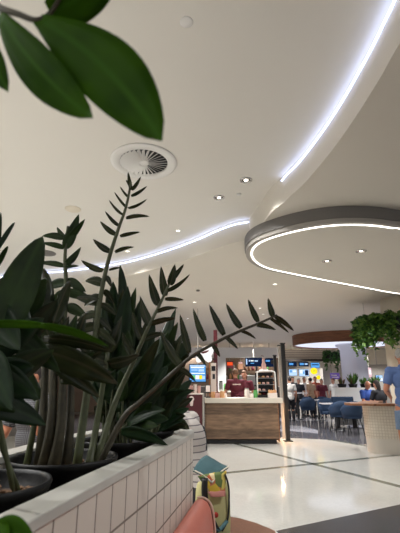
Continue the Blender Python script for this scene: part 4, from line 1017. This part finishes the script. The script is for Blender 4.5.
tuft('leafy_plant', 375, 14.05, 'green bushy plant at the right end of the white partition', 50, .3, ('ivydark', 'ivy'), 6, 1.2)

# ------------------------------------------------------------------ tables, chairs
def make_table(x, y, r, label, h=.76, sq=None):
    o = empty('cafe_table', (x, y, 0), label, 'table', 'pedestal tables of the food court')
    bm = BM()
    if sq: box(bm, (0, 0, h - .015), (sq[0], sq[1], .03))
    else: lathe(bm, [(0, h - .03), (r, h - .03), (r, h), (0, h)], n=32)
    mk('tabletop', bm, M['tabletop'], o, bevel=.004)
    bm = BM(); lathe(bm, [(.045, .02), (.045, h - .03)], n=14); mk('pedestal', bm, M['black'], o, True)
    bm = BM(); lathe(bm, [(0, 0), (.24, 0), (.24, .012), (.06, .03), (0, .03)], n=28); mk('base', bm, M['black'], o, True)
    return o
T1 = W(318, 417, z=0); TX = []
make_table(xat(318, 398, 16.6), 16.6, .55, 'far white table with black pedestal in front of the crowd', sq=(1.3, .7))
make_table(xat(297, 392, 17.0), 17.0, .4, 'tall bar table with dark pedestal right of the black post', h=1.02, sq=(.75, .5))
make_table(xat(334.5, 402, 12.88), 12.88, .4, 'white table between the blue chairs', sq=(.8, .56))
make_table(5.72, 12.66, .4, 'small table between the royal blue shirted man and the dark haired woman', sq=(.8, .36))

def make_chair(x, y, rz, label):
    o = empty('tub_chair', (x, y, 0), label, 'chair', 'blue tub chairs of the food court', rz)
    bm = BM(); n = 16; rows = []
    for z, s, zz in ((.44, .88, 0), (.58, .98, 0), (.72, 1.04, .25), (.86, 1.06, 1)):
        row = []
        for k in range(n + 1):
            a = R(-200 + 220 * k / n); bk = max(0, -math.sin(a))
            top = z if zz == 0 else (.58 + (z - .58) * (.25 + .75 * bk ** .8))
            row.append(bm.verts.new((.26 * s * math.cos(a), .25 * s * math.sin(a), top)))
        rows.append(row)
    for i in range(3):
        for k in range(n): bm.faces.new((rows[i][k], rows[i][k + 1], rows[i + 1][k + 1], rows[i + 1][k]))
    b = mk('backrest', bm, M['bluecloth'], o, True); s = b.modifiers.new('s', 'SOLIDIFY'); s.thickness = .035; s.offset = 0
    bm = BM(); lathe(bm, [(0, .41), (.22, .41), (.245, .43), (.24, .47), (.2, .485), (0, .49)], n=24); mk('seat', bm, M['bluecloth'], o, True)
    for sx in (-1, 1):
        for sy in (-1, 1):
            bm = BM(); tube(bm, [V((sx * .15, sy * .14, .42)), V((sx * .22, sy * .21, 0))], [.02, .014], 8); mk('leg', bm, M['black'], o, True)
    return o
ch = make_chair(xat(352.5, 420, 11.55), 11.55, 0, 'blue tub chair with its back turned, nearest to mosaic counter')
def chair(u, Y, rz, label): return dup(ch, (xat(u, 415, Y), Y, 0), R(rz), label)
chair(339, 12.15, 5, 'blue tub chair just left of the nearest one, back turned')
chair(328, 13.5, 190, 'blue tub chair facing us across the white table')
for i, (u, Y, rz, l) in enumerate(((308, 15.9, 0, 'blue tub chair at the far table, its left front seat'), (327, 15.8, 0, 'blue tub chair at the far table, its right front seat'), (309.5, 17.45, 180, 'blue tub chair at the far table, left seat on the far side'), (325, 17.4, 180, 'blue tub chair at the far table, right seat on the far side'))): chair(u, Y, rz, l)
bb = empty('sofa_bench', (xat(338, 395, 13.3), 13.55, 0), 'long low blue upholstered bench against the white partition', 'bench')
x0, x1 = xat(334, 395, 13.5), xat(356, 395, 13.5)
bm = BM(); box(bm, ((x0 + x1) / 2, 13.62, .4), (x1 - x0, .42, .14)); mk('seat', bm, M['bluecloth'], bb, world=True, bevel=.03)
for q in (.1, .9):
    bm = BM(); box(bm, (x0 + (x1 - x0) * q, 13.62, .165), (.05, .36, .33)); mk('leg', bm, M['black'], bb, world=True)
bm = BM(); box(bm, ((x0 + x1) / 2, 13.8, .68), (x1 - x0, .12, .5)); mk('backrest', bm, M['bluecloth'], bb, world=True, bevel=.03)

# ------------------------------------------------------------------ people
def person(loc, rz, label, top, bottom, skin='skin', hair='hairbrown', H=1.75, pose='stand', lean=0, arms=None, sleeve='short', legs='long', voxel=.014, cat='person', head_turn=0, head_nod=0, hairlong=False, shoes='sole', build=1.0, stance=.09, bald=False, group=None, prints=None):
    o = empty('person', loc, label, cat, group, rz); k = H / 1.78; o.scale = (k, k, k)
    hipz = .93 if pose == 'stand' else .60
    dz = hipz - .93
    Rl = Matrix.Rotation(R(-lean), 3, 'X'); hp = V((0, 0, hipz))
    def U(p): p = V(p) + V((0, 0, dz)); return hp + Rl @ (p - hp)
    B = build
    nk, hc = U((0, .01, 1.54)), None
    Rh = Rl @ Matrix.Rotation(R(head_turn), 3, 'Z') @ Matrix.Rotation(R(-head_nod), 3, 'X')
    hc = nk + Rh @ V((0, .025, .125))
    def Hd(p): return hc + Rh @ V(p)
    knee, ank, hip = {}, {}, {}
    for s in (-1, 1):
        hip[s] = V((s * .095, 0, hipz - .02))
        if pose == 'stand':
            knee[s] = V((s * stance * 1.05, .015 + (.03 * s if stance > .1 else 0), .5)); ank[s] = V((s * stance, -.02 + (.06 * s if stance > .1 else 0), .085))
        else:
            knee[s] = V((s * .12, .44, .57)); ank[s] = V((s * .12, .42, .085))
    A = {}
    for s in (-1, 1):
        sh = U((s * .19 * B, 0, 1.43))
        el, wr = (arms or {}).get(s, (None, None))
        el = U(el) if el else U((s * .25 * B, -.03, 1.14)); wr = U(wr) if wr else U((s * .26 * B, .06, .89))
        A[s] = (sh, el, wr)
    def torso(bm, g):
        ellipsoid(bm, hp + V((0, 0, .02)), (.165 * B + g, .115 * B + g, .13 + g * .5), None, 20, 12)
        ellipsoid(bm, U((0, .012, 1.11)), (.145 * B + g, .11 * B + g, .17), Rl, 20, 12)
        ellipsoid(bm, U((0, .0, 1.3)), (.17 * B + g, .12 * B + g, .18 + g * .5), Rl, 20, 12)
        capsule(bm, U((-.15 * B, -.005, 1.425)), .062 + g, U((.15 * B, -.005, 1.425)), .062 + g, sq=(1, 1))
        capsule(bm, U((0, -.01, 1.43)), .075 + g, U((0, 0, 1.485)), .058 + g)
    # ---- body: one continuous surface
    bm = BM(); torso(bm, 0)
    capsule(bm, U((0, -.005, 1.45)), .056, nk + (hc - nk) * .4, .052)
    ellipsoid(bm, Hd((0, -.005, .01)), (.076, .096, .112), Rh, 20, 14); ellipsoid(bm, Hd((0, .03, -.06)), (.054, .06, .055), Rh)
    capsule(bm, Hd((0, .088, .015)), .011, Hd((0, .105, -.018)), .017); ellipsoid(bm, Hd((0, .086, -.055)), (.024, .012, .01), Rh)
    for s in (-1, 1): ellipsoid(bm, Hd((s * .078, -.008, -.005)), (.012, .022, .032), Rh)
    for s in (-1, 1):
        capsule(bm, hip[s], .088 * B, knee[s], .056 * B); c1 = knee[s].lerp(ank[s], .3) + V((0, -.012, 0))
        capsule(bm, knee[s], .053, c1, .056 * B); capsule(bm, c1, .055 * B, ank[s], .037)
        capsule(bm, ank[s], .037, ank[s] + V((0, .1, -.05)), .03); capsule(bm, ank[s] + V((0, -.03, -.04)), .034, ank[s] + V((0, .15, -.06)), .024)
        sh, el, wr = A[s]
        capsule(bm, sh, .056 * B, el, .042 * B); m_ = el.lerp(wr, .3); capsule(bm, el, .041 * B, m_, .042 * B); capsule(bm, m_, .041 * B, wr, .028)
        d = (wr - el).normalized(); side = d.cross(V((s, 0, .2))).normalized(); nr = side.cross(d).normalized()
        pc_ = wr + d * .05; capsule(bm, wr, .027, wr + d * .03, .03, sq=(1, .8))
        for q, L in zip((-1.5, -.5, .5, 1.5), (.066, .076, .072, .056)):
            b0 = wr + d * .035 + side * q * .012; b1 = wr + d * .088 + side * q * .0205; fr_ = .0088 if voxel < .011 else .0105
            capsule(bm, b0, .015, b1, fr_ + .002, n=8); m1 = b1 + d * L * .5 - nr * .01 * s; m2 = m1 + d * L * .4 - nr * .022 * s
            capsule(bm, b1, fr_, m1, fr_ * .95, n=8); capsule(bm, m1, fr_ * .95, m2, fr_ * .85, n=8)
        t0 = wr + d * .025 + side * -.02; t1 = t0 + d * .035 - side * .03; capsule(bm, t0, .014, t1, .011, n=8); capsule(bm, t1, .011, t1 + d * .03 - side * .006, .009, n=8)
    remeshed('body', bm, M[skin], o, voxel, 3)
    # ---- clothing
    g = .013
    bm = BM(); torso(bm, g)
    for s in (-1, 1):
        sh, el, wr = A[s]
        if sleeve == 'short': capsule(bm, sh, .062 * B + g, sh.lerp(el, .72), .052 * B + g, True); ellipsoid(bm, sh, (.064 * B + g,) * 3)
        else:
            ellipsoid(bm, sh, (.062 * B + g,) * 3); capsule(bm, sh, .058 * B + g, el, .046 * B + g); capsule(bm, el, .046 * B + g, wr, .032 + g, True)
    if pose == 'stand': capsule(bm, V((0, .0, hipz + .16)), .16 * B, V((0, .0, hipz - .06)), .178 * B, True, 20, (1, .74))
    shirt = remeshed('shirt', bm, M[top], o, voxel, 3)
    if prints:
        bm = BM(); rr_ = random.Random(3)
        for q in range(9):
            x = -.1 + .025 * q; box(bm, U((x, -.139 * B, 1.36)), (.016, .012, rr_.uniform(.024, .036)))
        mk('printed_lettering', bm, M[prints], shirt)
    bm = BM(); ellipsoid(bm, hp + V((0, 0, .015)), (.17 * B + .006, .12 * B + .006, .12), None, 20, 12)
    for s in (-1, 1):
        if legs == 'short': capsule(bm, hip[s], .094 * B + .01, hip[s].lerp(knee[s], .86), .075 * B + .012, True)
        else: capsule(bm, hip[s], .092 * B + .008, knee[s], .06 * B + .012); capsule(bm, knee[s], .062 * B + .01, ank[s] + V((0, 0, .0)), .05 + .008, True)
    remeshed('shorts' if legs == 'short' else 'trousers', bm, M[bottom], o, voxel, 3)
    for s in (-1, 1):
        bm = BM(); capsule(bm, ank[s] + V((0, -.035, -.035)), .045, ank[s] + V((0, .09, -.045)), .042); capsule(bm, ank[s] + V((0, .09, -.048)), .041, ank[s] + V((0, .165, -.055)), .033); box(bm, ank[s] + V((0, .06, -.075)), (.075, .24, .02))
        remeshed('shoe', bm, M[shoes], o, max(.008, voxel * .8), 3)
    # ---- hair and eyes
    bm = BM()
    if bald: ellipsoid(bm, Hd((0, -.03, .012)), (.0775, .075, .098), Rh)
    else:
        ellipsoid(bm, Hd((0, -.022, .03)), (.083, .088, .105), Rh); ellipsoid(bm, Hd((0, .005, .075)), (.07, .085, .05), Rh)
    if hairlong:
        ellipsoid(bm, Hd((0, -.06, -.05)), (.08, .05, .13), Rh); capsule(bm, Hd((0, -.075, -.02)), .05, Hd((0, -.1, -.16)), .035)
    remeshed('hair', bm, M[hair], o, max(.008, voxel * .8), 2)
    for s in (-1, 1):
        bm = BM(); ellipsoid(bm, Hd((s * .03, .083, .012)), (.012, .008, .008), Rh, 10, 8); mk('eye', bm, M['darkcloth'], o, True)
    return o

# man standing at the right edge, back to us
person((3.30, 6.72, 0), R(-14), 'grey haired man in blue polo shirt and shorts standing at the right edge', 'blueshirt', 'denim', skin='skin2', hair='hairgrey', H=1.82, legs='short', voxel=.009, build=1.02, stance=.13,
       arms={-1: ((-.29, -.03, 1.15), (-.2, .2, 1.04)), 1: ((.29, 0, 1.16), (.2, .2, 1.05))}, head_turn=-15)
# cafe workers
person((xat(236, 385, KY + 1.2), KY + 1.2, 0), R(4), 'cafe worker in maroon t-shirt with her back turned behind the counter', 'maroonshirt', 'darkcloth', hair='hairbrown', H=1.68, voxel=.011, prints='paper', hairlong=False,
       arms={-1: ((-.3, .02, 1.15), (-.27, .2, 1.0)), 1: ((.29, .02, 1.15), (.26, .2, 1.0))}, lean=3)
person((xat(245, 385, KY + 1.9), KY + 1.95, 0), R(150), 'second cafe worker with light brown hair facing us behind the first', 'maroonshirt', 'darkcloth', hair='hairbrown', H=1.66, hairlong=True)
# diner in striped shirt behind the planter end
person((.02, 3.1, 0), R(72), 'diner in white striped shirt bent forward just beyond the planter', 'striped', 'darkcloth', hair='hairbrown', H=1.6, pose='sit', lean=20, sleeve='long', voxel=.01, head_nod=22, build=1.05,
       arms={-1: ((-.25, .16, 1.15), (-.1, .36, 1.1)), 1: ((.26, .12, 1.13), (.12, .34, 1.08))})
c4 = empty('side_chair', (-.03, 3.1, 0), 'dark rounded side chair under the striped diner', 'chair', rz=R(68))
bm = BM(); lathe(bm, [(0, .37), (.15, .37), (.16, .39), (.15, .43), (0, .43)], n=24); mk('seat', bm, M['darkcloth'], c4, True)
for sx in (-1, 1):
    for sy in (-1, 1): bm = BM(); tube(bm, [V((sx * .09, sy * .09, .38)), V((sx * .11, sy * .11, 0))], .013); mk('leg', bm, M['black'], c4, True)
# dark chair across from the striped diner
c5 = empty('side_chair', (-.13, 3.9, 0), 'dark grey curved chair just past the striped diner', 'chair', rz=R(-30))
bm = BM(); rows = []
for z, s in ((.46, .9), (.6, 1), (.7, 1.02), (.82, .96), (.88, .86)):
    rows.append([bm.verts.new((.22 * s * math.cos(R(a)), .22 * s * math.sin(R(a)), z)) for a in range(180, 361, 15)])
for i in range(len(rows) - 1):
    for k in range(len(rows[0]) - 1): bm.faces.new((rows[i][k], rows[i][k + 1], rows[i + 1][k + 1], rows[i + 1][k]))
b = mk('backrest', bm, M['darkcloth'], c5, True); s_ = b.modifiers.new('s', 'SOLIDIFY'); s_.thickness = .025
bm = BM(); lathe(bm, [(0, .42), (.2, .42), (.22, .44), (.21, .47), (0, .48)], n=24); mk('seat', bm, M['darkcloth'], c5, True)
for sx in (-1, 1):
    for sy in (-1, 1): bm = BM(); tube(bm, [V((sx * .14, sy * .14, .42)), V((sx * .19, sy * .19, 0))], .012); mk('leg', bm, M['black'], c5, True)
# diner seen through the plants on the left
person((-1.5, 3.9, 0), R(150), 'diner in grey checked shirt and khaki trousers glimpsed through the plants', 'checked', 'khaki', skin='skin2', hair='hairdark', H=1.74, pose='sit', lean=6, voxel=.011,
       arms={-1: ((-.3, .1, 1.16), (-.22, .26, 1.4)), 1: ((.27, .1, 1.15), (.16, .38, 1.02))})
c6 = empty('side_chair', (-1.5, 3.9, 0), 'dark chair under the checked shirt diner', 'chair', rz=R(150))
bm = BM(); lathe(bm, [(0, .37), (.2, .37), (.21, .39), (.2, .43), (0, .43)], n=24); mk('seat', bm, M['darkcloth'], c6, True)
for sx in (-1, 1):
    for sy in (-1, 1): bm = BM(); tube(bm, [V((sx * .15, sy * .15, .38)), V((sx * .19, sy * .19, 0))], .013); mk('leg', bm, M['black'], c6, True)

# diners in the hall
rest = {-1: ((-.27, .12, 1.16), (-.12, .34, 1.16)), 1: ((.27, .12, 1.16), (.12, .34, 1.16))}
def sitter(u, Y, rz, label, top, bottom, seat=True, **k):
    x = xat(u, 395, Y); o = person((x, Y, 0), R(rz), label, top, bottom, pose='sit', arms=rest, **k)
    if seat: dup(st_, (x, Y, 0), R(rz), 'low dark stool under the ' + label.split(' seated')[0])
    return o
sitter(364.5, 13.5, -150, 'man in royal blue shirt seated with hand to chin', 'royal', 'darkcloth', hair='hairgrey', bald=True, skin='skin2', lean=10, build=1.1)
sitter(381, 11.95, 20, 'dark haired woman in dark top seated near cream column', 'darkcloth', 'darkcloth', hair='hairdark', lean=8, hairlong=True)
x = xat(290, 388, 16.2)
person((x, 16.2, 0), R(10), 'person in white shirt standing right of the black post', 'whitecloth', 'darkcloth', hair='hairdark', H=1.6)
crowd = [(299, 18.0, 170, 'grey haired shopper in dark top standing in the far crowd', 'darkcloth', 'hairgrey'), (304.5, 18.9, 200, 'shopper in white top standing in the far crowd', 'whitecloth', 'hairdark'), (311, 18.0, 30, 'shopper in tan top standing in the far crowd with back turned', 'tancloth', 'hairdark'),
         (315.5, 18.9, 190, 'shopper in rust top standing in the far crowd', 'redcloth', 'hairbrown'), (322, 18.3, 170, 'shopper in dark maroon top standing below the yellow signs', 'maroonshirt', 'hairdark'), (334, 17.9, 120, 'shopper in pale top standing in front of the grey pier', 'whitecloth', 'hairbrown')]
for i, (u, Y, rz, l, t, h) in enumerate(crowd): person((xat(u, 388, Y), Y, 0), R(rz), l, t, 'darkcloth', hair=h, voxel=.018, H=(1.6, 1.68, 1.62, 1.7, 1.58, 1.6)[i])
person((xat(294, 388, 19), 19.2, 0), R(180), 'shop worker in dark top standing below the pale blue screen', 'darkcloth', 'darkcloth', hair='hairdark', H=1.7, voxel=.018)
person((xat(270, 388, FY - .6), FY - .75, 0), R(180), 'distant shopper in tan top behind the display case', 'tancloth', 'darkcloth', hair='hairdark', H=1.72, voxel=.018)

# ------------------------------------------------------------------ light
sc = bpy.context.scene
w = bpy.data.worlds.new('hall_light'); sc.world = w; w.use_nodes = True
bg = w.node_tree.nodes['Background']; bg.inputs['Color'].default_value = (.97, .98, 1, 1); bg.inputs['Strength'].default_value = .6
def spot(x, y, z, power, size=120, col=(.975, .972, .965), r=.08):
    l = bpy.data.lights.new('downlight_or_added_spot', 'SPOT'); l.energy = power; l.color = col; l.spot_size = R(size); l.spot_blend = .6; l.shadow_soft_size = r
    o = bpy.data.objects.new('downlight_or_added_spot', l); COL.objects.link(o); o.location = (x, y, z); return o
for (u, v) in ((246, 180), (219, 197.5), (178, 230.5), (127.5, 251)):
    p = W(u, v, z=ZU); spot(p.x, p.y, ZU - .04, 60)
for (u, v) in ((327, 261), (361, 251)):
    p = W(u, v, z=ZD); spot(p.x, p.y, ZD - .04, 45)
for (u, v) in ((275, 284), (194.5, 302), (187.5, 318.5), (260, 308)):
    p = W(u, v, z=ZL); spot(p.x, p.y, ZL - .04, 110)
# added spots without fixtures, brightening the ceiling, planter, kiosk and far hall
for (x, y, z, e) in ((-2.4, 2.4, 3.55, 300), (-3.8, 4.6, 3.55, 300), (-3, .4, 3.55, 330), (-5.5, 2.5, 3.55, 300), (-6, 6, 3.55, 240), (-1.6, -2.0, 3.55, 160), (1.9, .9, 3.22, 130), (2.9, 8.7, 3.22, 110), (.6, 12.2, 3.22, 200), (5.2, 4.6, 3.22, 60), (7.2, 9.5, 3.22, 160), (7, 14, 3.22, 380), (2.2, 18.5, 3.22, 380), (-3, 15, 3.22, 380), (8, 19, 3.22, 380), (4.6, 19.5, 3.22, 380),
                     (1.2, 12.2, 3.22, 300), (3.6, 11, 3.22, 240), (6.5, 12, 3.22, 300), (0, 17.5, 3.22, 330), (3, 21, 3.22, 330), (6, 21, 3.22, 330), (-.5, 21, 3.22, 330), (2.5, 15.5, 3.22, 330), (9.5, 20.8, 3.22, 330)):
    spot(x, y, z, e)
l = bpy.data.lights.new('counter_end_lamp', 'AREA'); l.energy = 14; l.color = (1, .62, .32); l.shape = 'RECTANGLE'; l.size = .05; l.size_y = .6
o = bpy.data.objects.new('counter_end_lamp', l); COL.objects.link(o); o.location = (kx1 + .06, KY + .4, zt0 - .01)
sc.view_settings.view_transform = 'Standard'; sc.view_settings.look = 'None'; sc.view_settings.gamma = 1
sc.view_settings.exposure = .35
sc.cycles.use_denoising = True; sc.cycles.max_bounces = 8; sc.cycles.diffuse_bounces = 5; sc.cycles.sample_clamp_indirect = 6
